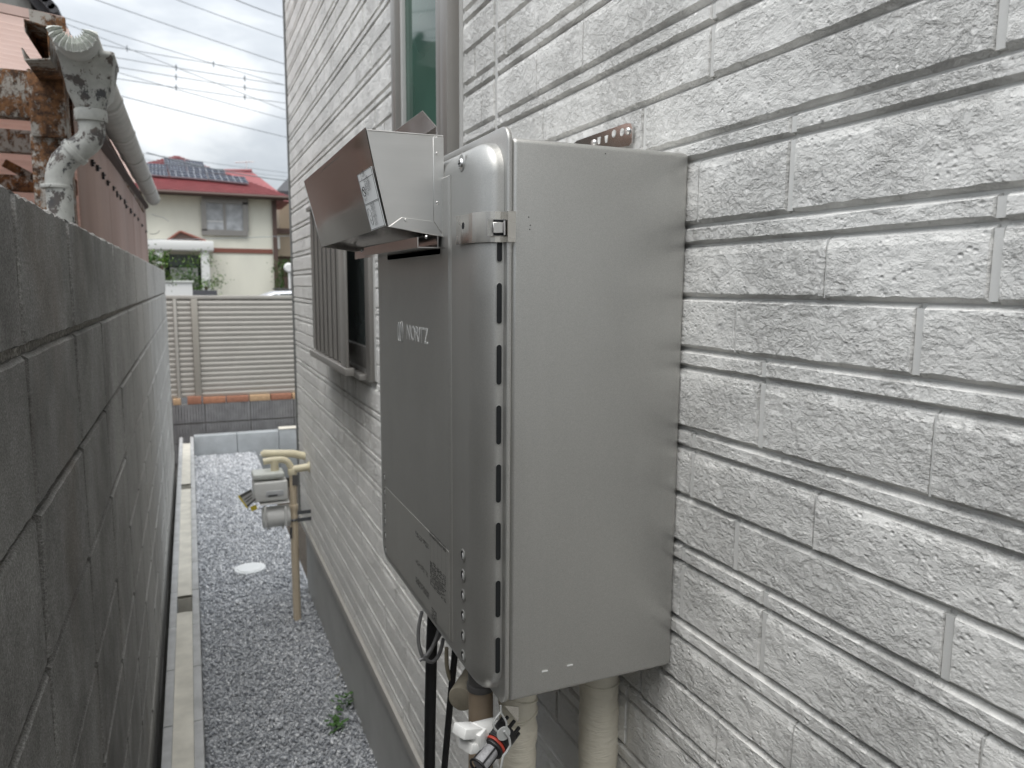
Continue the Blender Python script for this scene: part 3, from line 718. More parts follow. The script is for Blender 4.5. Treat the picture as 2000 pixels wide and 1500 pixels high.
# printed film with the data tables (its code square is left out)
la, lb = P(752, 940, X=HP), P(877, 1090, X=HP)
LZT = (la.z+lb.z)/2; LY1, LY0 = PY1-.004, PY0+.004; LZB = ZB+.027
b = MB(); b.box(HP-.0005, HP+.0002, LY0, LY1, LZB, LZT); film = b.build('data_film', PAINT_D, heater)
XI = HP-.0007
def inkbars(y0, y1, z0, z1, rows, seed, fill=.8, cols=1):
    r = random.Random(seed); m = MB(); ph = (z0-z1)/rows
    for q in range(rows):
        za = z1+ph*q; y = y1
        while y > y0+.001:
            wdt = r.uniform(.0012, .0052)
            if r.random() < fill: 
                hh = abs(ph)*r.uniform(.35, .62); m.add([(XI, y, za), (XI, max(y-wdt, y0), za), (XI, max(y-wdt, y0), za-hh), (XI, y, za-hh)], [(0, 1, 2, 3)])
            y -= wdt+r.uniform(.0006, .0016)
    return m
def yz(px, py): q = P(px, py, X=XI); return q.y, q.z
t1a, t1b = yz(811, 1036), yz(838, 1170)
prn = MB()
for (a_, b_, rows, sd_, fl) in (((811, 1036), (837, 1075), 5, 1, .85), ((812, 1090), (835, 1128), 6, 2, .6), ((812, 1125), (838, 1172), 9, 3, .85), ((839, 1036), (871, 1080), 6, 4, .95), ((840, 1092), (871, 1180), 14, 5, .72), ((843, 1185), (853, 1222), 5, 6, .9), ((813, 1180), (826, 1200), 3, 7, .5)):
    (ya, za), (yb, zb) = yz(*a_), yz(*b_)
    prn_ = inkbars(min(ya, yb), max(ya, yb), min(za, zb), max(za, zb), rows, sd_, fl); prn.add(prn_.v, prn_.f)
(ya, za), (yb, zb) = yz(840, 1038), yz(871, 1180)
for i in range(5):
    y = ya+(yb-ya)*i/4; prn.add([(XI, y, za), (XI, y-.0003, za), (XI, y-.0003, zb), (XI, y, zb)], [(0, 1, 2, 3)])
o = prn.build('data_print', INK, heater); o['kind'] = 'stuff'

# ------------------------------------------------------------------ wall strap above the heater
def strap(name, label, pts_outer, holes, screws, X_, mat, loc):
    t = thing(name, label, 'bracket', loc)
    return t
st = thing('wall_strap', 'shiny stainless mounting strap with round holes screwed to wall above heater', 'bracket', tuple(P(1200, 265, X=.514)))
pl = [P(1120, 281, X=.512), P(1128, 275, X=.512), P(1224, 241, X=.512), P(1233, 241, X=.512), P(1236, 250, X=.512), P(1235, 278, X=.512), P(1230, 285, X=.512), P(1120, 300, X=.512)]
b = MB(); b.hexa([p+Vector((-.001, 0, 0)) for p in pl], [p+Vector((.001, 0, 0)) for p in pl]); b.build('plate', STEEL, st)
for px, py in ((1199, 261), (1215, 258)):
    p = P(px, py, X=.5107); b = MB(); b.disc(p, (-1, 0, 0), .0048, .0003, 18); b.build('hole', SIDING, st)
for px, py in ((1170, 274), (1184, 271)):
    p = P(px, py, X=.5107); b = MB(); b.plate([p+Vector((0, y, z)) for y, z in ((-.004, .004), (.004, .004), (.002, -.005), (-.002, -.005))], .0006); b.build('hole', SIDING, st)
for px, py in ((1226, 256), (1160, 279)):
    p = P(px, py, X=.5105); b = MB(); b.disc(p, (-1, 0, 0), .0048, .0028, 16, .0035); b.disc(p+Vector((-.0028, 0, 0)), (-1, 0, 0), .0014, .0006, 8); b.build('screw', STEEL_B, st)
st2 = thing('wall_strap', 'dark end of a stainless strap peeking out behind the exhaust hood', 'bracket', tuple(P(875, 285, X=.506)))
b = MB(); pl = [P(868, 278, X=.506), P(877, 274, X=.506), P(877, 288, X=.506), P(873, 289, X=.506), P(873, 300, X=.506), P(868, 300, X=.506)]
b.hexa([p+Vector((-.001, 0, 0)) for p in pl], [p+Vector((.001, 0, 0)) for p in pl]); b.build('plate', BRONZE_D, st2)

# ------------------------------------------------------------------ exhaust deflector hood
HD = .83; HDF = 1.292
hood = thing('exhaust_hood', 'angular stainless steel exhaust deflector hood clamped across the heater front', 'exhaust hood', (.235, 1.06, 1.80))
TL, TR, BR, BL = [P(*q, Y=HD) for q in ((714, 254), (865, 266), (868, 463), (757, 443))]
far_ = Vector((0, HDF-HD, 0))
b = MB(); b.plate([TL, TR, BR, BL], .0012); b.build('end_plate', STEEL_B, hood)
b = MB(); b.plate([TL+Vector((0, .003, -.004)), TR+Vector((0, .003, -.004)), TR+far_+Vector((0, 0, -.004)), TL+far_+Vector((0, 0, -.004))], .0012); b.build('top_plate', STEEL, hood)
fT, fB = TL+Vector((-.0012, -.004, .002)), BL+Vector((-.0012, -.003, 0))
fT2 = Vector((fT.x, HDF, fT.z)); fB2 = Vector((fB.x, 1.274, fB.z-.003))
# the slanted front is a slightly bowed sheet
def bowed(a, b_, c, d, nu, nv, amp, th):
    nrm = (b_-a).cross(d-a).normalized(); m = MB(); vs = []; fs = []
    for j in range(nv+1):
        for i in range(nu+1):
            u_, v_ = i/nu, j/nv; p = (a*(1-u_)+b_*u_)*(1-v_)+(d*(1-u_)+c*u_)*v_
            vs.append(p+nrm*(amp*math.sin(PI*u_)*math.sin(PI*v_)+.0004*math.sin(9*u_+4*v_)))
    for j in range(nv):
        for i in range(nu): fs.append((j*(nu+1)+i, j*(nu+1)+i+1, (j+1)*(nu+1)+i+1, (j+1)*(nu+1)+i))
    m.add(vs, fs, True); m.add([v-nrm*th for v in vs], [f[::-1] for f in fs], True); return m
bowed(fT, fT2, fB2, fB, 24, 10, .0012, .0009).build('front_sheet', STEEL, hood)
b = MB(); b.plate([fT2, TR+Vector((0, HDF-TR.y, 0)), BR+Vector((0, HDF-BR.y, 0)), fB2], .0012); b.build('end_plate', STEEL_B, hood)
# folded joint flaps on the near end
o3 = Vector((0, -.0012, 0))
f1 = [P(*q, Y=HD-.0015) for q in ((846, 267), (866, 268), (868, 462), (847, 432))]; b = MB(); b.plate(f1, .0009); b.build('folded_flap', STEEL_B, hood, .0003, 1)
f2 = [P(*q, Y=HD-.0015) for q in ((759, 443), (785, 424), (846, 432.5), (867, 462.5))]; b = MB(); b.plate(f2, .0009); b.build('folded_flap', STEEL_B, hood, .0003, 1)
for px, py in ((854, 300), (855, 396), (793, 430)):
    p = P(px, py, Y=HD-.002); b = MB(); b.disc(p, (0, -1, 0), .0020, .0007, 14, .0015); b.build('spot_weld', STEEL_B, hood)
# top edge hem of the near end and screws on the top
b = MB(); b.tube([TL+Vector((.002, -.0005, 0)), TR+Vector((0, -.0005, 0))], .0009, 8); b.build('hem', STEEL_B, hood)
for px, py in ((735, 251), (829, 262)):
    p = P(px, py, Y=HD+.012); b = MB(); b.disc((p.x, p.y, TL.z-.003), (0, 0, 1), .0055, .0035, 16, .004); b.build('screw', STEEL_B, hood)
# back plate and its angled top lip
BX = HX_-.008
b = MB(); b.box(BX, BX+.0012, HD-.001, HDF, BR.z-.012, TR.z+.004); b.build('back_plate', STEEL, hood)
v_ = [P(*q, Y=y) for q, y in (((866, 266), HD), ((864, 247), HD+.004), ((853, 230), HD+.02), ((846, 231), HD+.024))]
lp = [P(866, 249, Y=HD), P(853, 229.5, Y=HD+.015)]
b = MB(); b.plate([Vector((BX, HD, TR.z)), Vector((BX, HD, lp[0].z)), Vector((BX, HDF, lp[0].z)), Vector((BX, HDF, TR.z))], .0010); b.build('top_lip', STEEL, hood)
b = MB(); b.plate([Vector((BX, HD, lp[0].z)), Vector((BX-.016, HD, lp[0].z+.016)), Vector((BX-.016, HD+.30, lp[0].z+.016)), Vector((BX, HD+.30, lp[0].z))], .0010); b.build('top_lip', STEEL, hood)
# underside: tray, baffle and the lower front strip
b = MB(); b.plate([BL+Vector((.002, .002, .004)), BR+Vector((0, .002, .003)), Vector((BR.x, 1.27, BR.z+.006)), Vector((BL.x+.014, 1.27, BL.z+.004))], .001); b.build('under_tray', STEEL, hood)
ua, ub = P(697, 482, X=.222), P(697, 506, X=.222)
b = MB(); b.plate([Vector((.2325, HD-.03, 1.70+.052)), Vector((.2325, ua.y, 1.70+.052)), Vector((.2325, ub.y, 1.70+.041)), Vector((.2325, HD-.03, 1.70+.041))], .0011); b.build('lower_strip', STEEL, hood)
b = MB(); b.plate([Vector((.2325, HD-.03, 1.70+.041)), Vector((.2325, ub.y, 1.70+.041)), Vector((BX, ub.y, 1.70+.041)), Vector((BX, HD-.03, 1.70+.041))], .0011); b.build('baffle', STEEL, hood)
for px, py in ((707, 490), (833, 463)):
    p = P(px, py, X=.2315); b = MB(); b.disc(p, (-1, 0, 0), .0022, .0014, 10, .0016); b.build('rivet', STEEL_B, hood)
# mounting cheek and the clamp strap that wraps the cover edge
CH = HD-.0035
chk = [Vector((q.x, q.y, q.z)) for q in [P(871, 343, Y=CH), P(876, 343, Y=CH), P(890, 386, Y=CH), P(890, 470, Y=CH), P(871, 470, Y=CH)]]
b = MB(); b.hexa([p+Vector((0, -.0006, 0)) for p in chk], [p+Vector((0, .0006, 0)) for p in chk]); b.build('cheek', STEEL_B, hood)
def cov_path(off):
    """plan outline of the cover edge, offset outwards"""
    pts = [(HX_-off-.002, .7715), (HX_-off, .762), (HX_-off, .748)]
    for i in range(9):
        a = PI/2*(1-i/8); pts.append((.290-(.018+off)*math.sin(a)**.9, .7070+.040-(.040+off)*math.cos(a)))
    pts += [(.2945, .7070-off), (.2955, .6960), (.3035, .6955)]
    return pts
zt_, zb2 = P(950, 413, Y=.72).z, P(950, 474, Y=.72).z
zt_ -= .001
cp = cov_path(.0028)
def ribbon(path, za, zb, th, skip=None):
    m = MB(); vs = []; n = len(path)
    for i, (x, y) in enumerate(path):
        a = path[max(i-1, 0)]; c = path[min(i+1, n-1)]; d = Vector((c[0]-a[0], c[1]-a[1])).normalized(); nn = Vector((-d.y, d.x))*th/2
        for s_ in (1, -1):
            for z in (za, zb): vs.append((x+nn.x*s_, y+nn.y*s_, z))
    fs = []
    for i in range(n-1):
        for (p, q) in ((0, 1), (1, 3), (3, 2), (2, 0)): fs.append((i*4+p, i*4+q, (i+1)*4+q, (i+1)*4+p))
    fs += [(0, 2, 3, 1), ((n-1)*4, (n-1)*4+1, (n-1)*4+3, (n-1)*4+2)]
    m.add(vs, fs); return m
clamp = ribbon(cp, zb2, zt_, .0011).build('clamp_strap', STEEL_D, hood)
# window with the sprung catch near the flange, and the round hole
zc = (zt_+zb2)/2
p0, p1 = P(951, 430, Y=.7035), P(990, 459, Y=.7035)
def quad_on(px0, py0, px1, py1, Yp, th=.0004):
    return [P(px0, py0, Y=Yp), P(px1, py0, Y=Yp), P(px1, py1, Y=Yp), P(px0, py1, Y=Yp)]
b = MB(); b.plate(quad_on(952, 428, 991, 461, .7018), .0004); b.build('catch_window', PAINT, hood)
b = MB(); b.plate(quad_on(964, 429, 990, 460, .7010), .0004); b.build('catch_gap', VOID, hood)
b = MB(); b.plate(quad_on(963, 434, 982, 455, .6995), .0012); b.build('catch_tongue', STEEL_B, hood, .0004, 1)
b = MB(); q0, q1 = P(985, 431, Y=.6990), P(985, 459, Y=.6990); b.tube([q0, q1], .0014, 10); b.build('catch_roll', STEEL, hood)
p = P(904, 441, X=HX_-.0036); b = MB(); b.disc((HX_-.0034, p.y, p.z), (-1, 0, 0), .0036, .0002, 18); b.build('strap_hole', VOID, hood)
p = P(883, 441, Y=CH-.001); b = MB(); b.disc((p.x, CH-.0008, p.z), (0, -1, 0), .0052, .0020, 16, .0044); b.disc((p.x, CH-.0028, p.z), (0, -1, 0), .0014, .0008, 6); b.build('screw', STEEL_B, hood)
p = P(888, 458, Y=CH-.001); b = MB(); b.disc((p.x, CH-.0004, p.z), (0, -1, 0), .0042, .0016, 14, .0036); b.build('screw', STEEL_B, hood)
# warning sticker on the slanted front
eu = (fT2-fT).normalized(); ev = (fB-fT).normalized(); en = eu.cross(ev).normalized()
if en.x > 0: en = -en
def on_sheet(px, py, off=.0016):
    v = _ax[0]*((px-1000)/FPX)+_ax[1]*((py-750)/FPX)+_ax[2]; t = (fT-EYE).dot(en)/v.dot(en); return EYE+v*t+en*off
s4 = [on_sheet(*q) for q in ((700, 342), (728, 324), (756, 440), (728, 450))]
stk = thing('warning_sticker', None, None, tuple(s4[0]), parent=hood); stk['label'] = 'white warning sticker printed in Japanese'
b = MB(); b.hexa([q+en*.0002 for q in s4], [q-en*.0002 for q in s4]); b.build('paper', PAPER, stk)
sr = (s4[1]-s4[0]).normalized(); W_ = (s4[1]-s4[0]).length; su = -(s4[3]-s4[0]).normalized(); H_ = (s4[3]-s4[0]).length
def sp(u_, v_): return s4[0]*(1-u_)*(1-v_)+s4[1]*u_*(1-v_)+s4[2]*u_*v_+s4[3]*(1-u_)*v_+en*.0004
rt = -eu
def bar(u0, v0, u1, v1): b.add([sp(u0, v0), sp(u1, v0), sp(u1, v1), sp(u0, v1)], [(0, 1, 2, 3)])
b = MB()
for (u0, v0, u1, v1) in ((.02, .005, .98, .012), (.02, .985, .98, .992), (.02, .01, .04, .99), (.96, .01, .98, .99), (.02, .125, .98, .133), (.02, .535, .98, .543), (.02, .555, .98, .561)): bar(u0, v0, u1, v1)
n = 18
for (uc, vc, ru, rv) in ((.2, .32, .13, .085),):
    for i in range(n):
        a, c = 2*PI*i/n, 2*PI*(i+1)/n
        b.add([sp(uc+ru*math.cos(a), vc+rv*math.sin(a)), sp(uc+ru*math.cos(c), vc+rv*math.sin(c)), sp(uc+ru*.78*math.cos(c), vc+rv*.82*math.sin(c)), sp(uc+ru*.78*math.cos(a), vc+rv*.82*math.sin(a))], [(0, 1, 2, 3)])
    bar(.10, .29, .30, .30); b.add([sp(.10, .265), sp(.14, .255), sp(.31, .375), sp(.27, .385)], [(0, 1, 2, 3)])
out = [(.12, .64), (.2, .62), (.28, .66), (.33, .72), (.31, .80), (.30, .88), (.22, .92), (.15, .88), (.16, .80), (.09, .75)]
for i in range(len(out)):
    (a0, a1), (c0, c1) = out[i], out[(i+1) % len(out)]; dx, dy = (c1-a1)*.35, (c0-a0)*.05
    b.add([sp(a0-.012, a1-.004), sp(c0-.012, c1-.004), sp(c0+.012, c1+.004), sp(a0+.012, a1+.004)], [(0, 1, 2, 3)])
bar(.18, .75, .26, .757); bar(.2, .83, .28, .838)
b.build('print_frame', INK, stk)
rr = (s4[1]-s4[0]).normalized(); uu = en.cross(rr); uu = uu if uu.z > 0 else -uu
up_ = (s4[0]-s4[3]).normalized()
for (txt, u_, v_, sz, xs) in (('⚠ 注意', .22, .095, .0085, .9), ('やけど注意', .36, .205, .0062, .9), ('運転中や停止直後は', .36, .262, .0042, .85), ('高温のため排気口や', .36, .315, .0042, .85), ('カバーに触れない', .36, .368, .0042, .85), ('こと。やけどの恐れ', .10, .445, .0042, .95), ('があります。', .10, .50, .0042, .95),
                              ('排気口の前に', .40, .625, .0046, .9), ('物を置かない', .40, .690, .0046, .9), ('でください。', .40, .755, .0046, .9), ('燃焼不良の', .40, .820, .0046, .9), ('おそれが', .40, .885, .0046, .9), ('あります。', .40, .950, .0046, .9)):
    text('print_line', txt, sp(u_, v_)+en*.0002, rr, up_, sz, INK, stk, 0, 0, xs)
print('heater done')

# ------------------------------------------------------------------ pipes and cables under the heater
def wrapped_pipe(label, px, py, Y_, r, seams):
    c = P(px, py, Y=Y_); t = thing('wrapped_pipe', label, 'pipe', (c.x, Y_, .2), 'tape wrapped pipes under the heater')
    path = []; rr = []; z = 1.256; rl = random.Random(int(px))
    while z > -.02:
        path.append((c.x+rl.uniform(-.0007, .0007), Y_+rl.uniform(-.0007, .0007), z)); rr.append(r*rl.uniform(.965, 1.03)); z -= .012
    m = MB(); m.tube(path, rr, 28); m.build('tape_wrap', TAPE, t)
    # loose overlapping tape edges wind round the pipe
    for i, (z0, turn, dz) in enumerate(seams):
        pth = []
        for k in range(15):
            a = turn+k/14*PI*1.15; pth.append((c.x+(r*1.012)*math.cos(a), Y_+(r*1.012)*math.sin(a), z0+dz*k/14))
        m = MB(); m.tube(pth, [.0004]+[.0015]*13+[.0004], 5); m.build('tape_edge', TAPE, t)
wrapped_pipe('wide cream tape-wrapped pipe nearest the house wall under heater', 1169, 1400, .83, .0268, [(1.225, PI*1.02, -.028), (1.20, PI*.98, -.014), (1.168, PI, -.002)])
wrapped_pipe('cream tape-wrapped pipe behind the hanging drain plugs', 1011, 1440, .80, .0238, [(1.20, PI, -.02), (1.16, PI, .015)])
# grey drain elbow
c = P(939, 1400, Y=.84); t = thing('drain_pipe', 'short dark grey plastic drain socket under the heater corner', 'pipe', (c.x, .84, 1.2))
b = MB(); b.tube([(c.x, .84, 1.27), (c.x, .84, 1.195)], .0165, 24); b.build('socket', PVC_G, t)
b = MB(); b.tube([(c.x, .84, 1.1945), (c.x, .84, 1.186)], .0182, 24); b.build('collar', PVC_G, t, .001, 2)
b = MB(); b.tube([(c.x, .84, 1.1855), (c.x, .84, -.02)], .0160, 24); b.build('lower_pipe', simple('tan_pipe', (.30, .235, .17), .5), t)
# drainage cock (white) and drain plug (black) hanging by a clear strap
cock = thing('drain_cock', 'white plastic winged drain cock hanging under the flange', 'drain cock', tuple(P(930, 1440, Y=.735)))
Yc = .735
a0, a1 = P(963, 1424, Y=Yc+.012), P(925, 1434, Y=Yc-.004)
b = MB(); b.tube([a0, a1], .0125, 22, True); b.build('barrel', WHITE_P, cock)
ax = (a1-a0).normalized(); upv = Vector((0, 0, 1)); upv = (upv-ax*upv.dot(ax)).normalized()
def wing(px0, py0, px1, py1, hw, nm='wing'):
    p0, p1 = P(px0, py0, Y=Yc-.004), P(px1, py1, Y=Yc-.012); d = (p1-p0).normalized(); u = (upv-d*upv.dot(d)).normalized(); s_ = d.cross(u)
    q = lambda p: [p+u*hw+s_*.011, p-u*hw+s_*.011, p-u*hw-s_*.011, p+u*hw-s_*.011]
    m = MB(); m.hexa(q(p0), q(p1)); m.build(nm, WHITE_P, cock, .0015, 2)
wing(930, 1426, 896, 1428, .0058); wing(938, 1452, 908, 1457, .0056); wing(936, 1430, 922, 1446, .010, 'hub')
plug = thing('drain_plug', 'black drain plug with red ring and grey filter hanging under heater', 'drain plug', tuple(P(970, 1450, Y=.72)))
Yp = .722
e0, e1 = P(992, 1424, Y=Yp+.012), P(934, 1498, Y=Yp-.016); d = (e1-e0).normalized()
def seg(t0, t1, r, mat, nm, bev=.0006, n=26):
    m = MB(); m.tube([e0+d*t0, e0+d*t1], r, n); m.build(nm, mat, plug, bev, 2)
seg(.004, .022, .0145, BLACK, 'head'); seg(.0223, .0245, .0150, BLACK, 'collar'); seg(.0247, .0280, .0138, RED, 'red_ring'); seg(.0282, .032, .0132, BLACK, 'collar'); seg(.0322, .055, .0088, simple('grey_filter_mesh', (.30, .30, .31), .5, 0, .2, 400), 'filter')
for k in range(8):
    a = 2*PI*k/8; s1 = d.cross(Vector((0, 1, 0))).normalized(); s2 = d.cross(s1); q = e0+d*.0+(s1*math.cos(a)+s2*math.sin(a))*.0122
    m = MB(); m.tube([q+d*.0038, q-d*.006], .0022, 8); m.build('grip_rib', BLACK, plug)
for k in range(4):
    a = 2*PI*k/4+.6; q0 = (s1*math.cos(a)+s2*math.sin(a))*.0093
    m = MB(); m.tube([e0+d*.0322+q0, e0+d*.057+q0], .0011, 6); m.build('cage_bar', BLACK, plug)
ringp = [e0+d*.0575+(s1*math.cos(2*PI*k/24)+s2*math.sin(2*PI*k/24))*.0103 for k in range(25)]
m = MB(); m.tube(ringp, .0015, 8, False); m.build('end_ring', BLACK, plug)
tie = thing('retaining_strap', 'translucent grey plastic strap looping between flange and drain plugs', 'strap', tuple(P(975, 1410, Y=.715)))
pth = [P(*q, Y=.712) for q in ((978, 1378), (978, 1392), (985, 1403), (990, 1412), (989, 1424), (981, 1431), (973, 1430), (966, 1424), (963, 1414), (967, 1404), (975, 1395), (979, 1388))]
m = MB(); m.tube(fillet(pth, .004, 3), .0013, 8); m.build('loop', CLEAR_P, tie)
m = MB(); m.tube([P(*q, Y=.706) for q in ((985, 1428), (994, 1440), (997, 1455), (990, 1468), (983, 1476), (978, 1500))], .0015, 8); m.build('tail', CLEAR_P, tie)
m = MB(); m.disc(P(983, 1432, Y=.709), (0, -1, 0), .008, .0015, 20); m.build('tab', CLEAR_P, tie)
# beige lagging end
c = P(909, 1352, Y=.93); t = thing('pipe_lagging', 'beige foam lagging end with round face behind heater corner', 'pipe', tuple(c))
b = MB(); b.tube([c+Vector((-.012, -.012, -.002)), c+Vector((.06, .07, .006))], .0185, 24); b.build('foam', simple('beige_foam', (.30, .27, .21), .8, 0, .1, 60, .001, 200), t, .003, 2)
# black corrugated hose, black cable, looped grey cable
def vert_cable(label, pts, Y_, r, mat, nm):
    path = fillet([P(x, y, Y=Y_+dy) for x, y, dy in pts], .05, 5); z = path[-1].z; path.append(Vector((path[-1].x, path[-1].y, -.02)))
    t = thing(nm, label, 'cable', tuple(path[0])); m = MB(); m.tube(path, r, 14); m.build('sheath', mat, t); return t
vert_cable('thick black hose dropping straight down behind heater', [(846, 1200, 0), (843, 1260, 0), (840, 1400, 0), (839, 1500, 0)], 1.0, .0085, BLACK, 'black_hose')
vert_cable('thinner black cable bending down beside the thick black hose', [(890, 1260, .0), (883, 1330, 0), (875, 1420, 0), (868, 1500, 0)], .95, .0048, BLACK, 'black_cable')
t = thing('cable_loop', 'coiled grey cable loops hanging under the heater front', 'cable', tuple(P(840, 1260, Y=.97)))
for pts in (((824, 1195), (817, 1225), (817, 1255), (822, 1275), (828, 1288), (832, 1286), (842, 1270), (853, 1245), (858, 1225)), ((819, 1290), (832, 1282), (846, 1262), (862, 1236)), ((828, 1280), (834, 1291), (845, 1294), (855, 1284), (862, 1268), (866, 1246))):
    m = MB(); m.tube(fillet([P(*q, Y=.965+.006*random.random()) for q in pts], .02, 3), .0027, 8); m.build('loop', CABLE_G, t)
c_ = [P(*q, Y=.95) for q in ((872, 1265), (872, 1300), (878, 1325), (890, 1345))]
t = thing('tan_tube', 'thin tan tube curving down from the heater to the lagging', 'tube', tuple(c_[1])); m = MB(); m.tube(fillet(c_, .02, 4), .0030, 8); m.build('sheath', simple('tan_tube', (.24, .215, .16), .6), t)

# ------------------------------------------------------------------ gas meter group by the far corner
pc = P(577, 1208, Z=0); GX, GY = .405, pc.y
riser = thing('gas_riser', 'beige vertical gas pipe rising from gravel beside the meter', 'pipe', (GX, GY, 0))
gx = P(577, 1100, Y=GY).x
b = MB(); b.tube([(gx, GY, -.05), (gx, GY, P(577, 990, Y=GY).z)], .0195, 20); b.build('lower_pipe', PVC_B, riser)
zc = P(577, 990, Y=GY).z; ztop = P(577, 925, Y=GY).z
b = MB(); b.tube([(gx, GY, zc-.012), (gx, GY, zc+.014)], .0225, 20); b.build('coupling', PVC_B, riser, .002)
b = MB(); b.tube([(gx, GY, zc+.0142), (gx, GY, ztop)], .0165, 20); b.build('upper_pipe', PVC_B, riser)
b = MB(); b.tube([(gx, GY, ztop-.004), (gx, GY, ztop+.028)], .0225, 20); b.build('tee_body', PVC_C, riser, .002)
zt2 = ztop+.022
b = MB(); b.tube([(gx, GY, zt2), (FX+.002, GY-.02, zt2+.012)], .0185, 20); b.build('wall_branch', PVC_C, riser)
b = MB(); b.disc((FX-.001, GY-.02, zt2+.012), (-1, 0, 0), .026, .006, 20); b.build('wall_flange', PVC_C, riser)
b = MB(); p = P(575, 940, Y=GY-.022); b.plate(quad_on(571, 928, 582, 948, GY-.0225), .002); b.build('pipe_tag', PVC_G, riser)
b = MB(); b.plate(quad_on(566, 1030, 571, 1052, GY-.021), .002); b.build('pipe_tag', PVC_G, riser)
for zz, x0_ in ((P(590, 1012, Y=GY).z, 0), (P(590, 998, Y=GY).z, 1)):
    b = MB(); b.box(gx+.015, FX, GY-.024, GY-.021, zz-.009, zz+.009); 
    if not x0_: b.tube([(gx+.0225*math.cos(2*PI*k/18), GY+.0225*math.sin(2*PI*k/18), zz) for k in range(19)], .006, 6, False)
    b.build('pipe_clamp', simple('galvanised_steel_dark', (.13, .14, .15), .4, .6, .2, 60), riser)
meter = thing('gas_meter', 'grey enamelled gas meter with white top hung on cream pipes', 'gas meter', tuple(P(525, 975, Y=GY-.05)))
MY = GY-.06
def box_px(x0, y0, x1, y1, Yn, depth, nm, mat, bev=.006, inset=0, parent=meter):
    a, c = P(x0, y1, Y=Yn), P(x1, y0, Y=Yn); m = MB(); m.box(a.x, c.x, Yn, Yn+depth, a.z, c.z); return m.build(nm, mat, parent, bev, 3)
box_px(497, 938, 562, 983, MY, .13, 'body', METERG, .010)
box_px(494, 922, 556, 940, MY+.006, .115, 'top_case', PALEPL, .010)
box_px(520, 957, 554, 971, MY-.004, .01, 'index_window', simple('meter_index', (.50, .51, .52), .3), .002)
box_px(524, 966, 542, 970.5, MY-.0052, .003, 'index_print', INK, 0)
box_px(508, 980, 566, 988, MY-.006, .135, 'rim', METERG, .004)
a, c = P(538, 1008, Y=MY+.055), P(538, 986, Y=MY+.055)
b = MB(); b.tube([(P(512, 1005, Y=MY+.05).x, MY+.05, a.z), (P(566, 1005, Y=MY+.05).x, MY+.05, a.z)], .052, 26); b.build('lower_drum', METERG, meter, .006, 3)
for px in (519, 559):
    p = P(px, 1008, Y=MY-.012); b = MB(); b.box(p.x-.006, p.x+.006, MY-.010, MY+.02, p.z-.055, p.z+.045); b.build('lug', METERG, meter, .003)
for px, py in ((524, 1034), (538, 1030), (553, 1032)):
    p = P(px, py-4, Y=MY+.03); b = MB(); b.tube([p+Vector((0, 0, .03)), p-Vector((0, 0, .010))], .006, 10); b.build('stud', METERG, meter)
# cream inlet and outlet pipes
p = P(537, 925, Y=MY+.06)
zp = P(537, 900, Y=MY+.06).z
b = MB(); b.tube([(p.x, MY+.06, P(537, 934, Y=MY+.06).z), (p.x, MY+.06, zp)], .0195, 20); b.build('union', PVC_C, meter)
b = MB(); b.tube([(p.x, MY+.06, P(537, 930, Y=MY+.06).z), (p.x, MY+.06, P(537, 921, Y=MY+.06).z)], .025, 8); b.build('union_nut', PVC_C, meter, .002)
pa = [P(514, 902, Y=MY+.06), P(530, 899, Y=MY+.06), P(560, 897, Y=MY+.06), Vector((gx, GY, zt2))]
b = MB(); b.tube(fillet(pa, .03, 4), .0160, 18); b.build('outlet_pipe', PVC_C, meter)
pa = [P(511, 889, Y=MY+.20), P(517, 886, Y=MY+.20), P(572, 886, Y=MY+.20), P(600, 892, Y=MY+.2)]
b = MB(); b.tube(pa, [.016, .021, .0205, .02], 18); b.build('inlet_pipe', PVC_C, meter)
b = MB(); b.tube([P(512, 889, Y=MY+.2), P(507, 890, Y=MY+.2)], .008, 12); b.build('pipe_plug', WHITE_P, meter)
tags = thing('meter_tag', 'paper notice card with yellow edge tied to gas meter', 'tag', tuple(P(480, 970, Y=MY-.03)))
q = [P(464, 969, Y=MY-.03), P(490, 955, Y=MY-.01), P(500, 976, Y=MY-.01), P(482, 993, Y=MY-.03)]
b = MB(); b.plate(q, .0015); b.build('card', simple('grey_card', (.42, .42, .41), .6), tags)
def lerp_quad(q, u0, v0, u1, v1, off):
    f = lambda u_, v_: q[0]*(1-u_)*(1-v_)+q[1]*u_*(1-v_)+q[2]*u_*v_+q[3]*(1-u_)*v_+off
    return [f(u0, v0), f(u1, v0), f(u1, v1), f(u0, v1)]
of = Vector((0, -.0018, 0))
b = MB(); b.plate(lerp_quad(q, 0, 0, .12, 1, of), .001); b.build('yellow_edge', YELLOW, tags)
b = MB(); b.plate(lerp_quad(q, .14, .02, 1, .22, of), .001); b.plate(lerp_quad(q, .14, .85, 1, .98, of), .001); b.plate(lerp_quad(q, .25, .40, .85, .48, of), .001); b.plate(lerp_quad(q, .25, .60, .8, .68, of), .001); b.build('print', simple('faded_print', (.09, .09, .085), .6), tags)
q2 = [P(488, 990, Y=MY-.02), P(500, 986, Y=MY-.02), P(503, 994, Y=MY-.02), P(492, 999, Y=MY-.02)]
b = MB(); b.plate(q2, .0015); b.build('yellow_flap', YELLOW, tags)
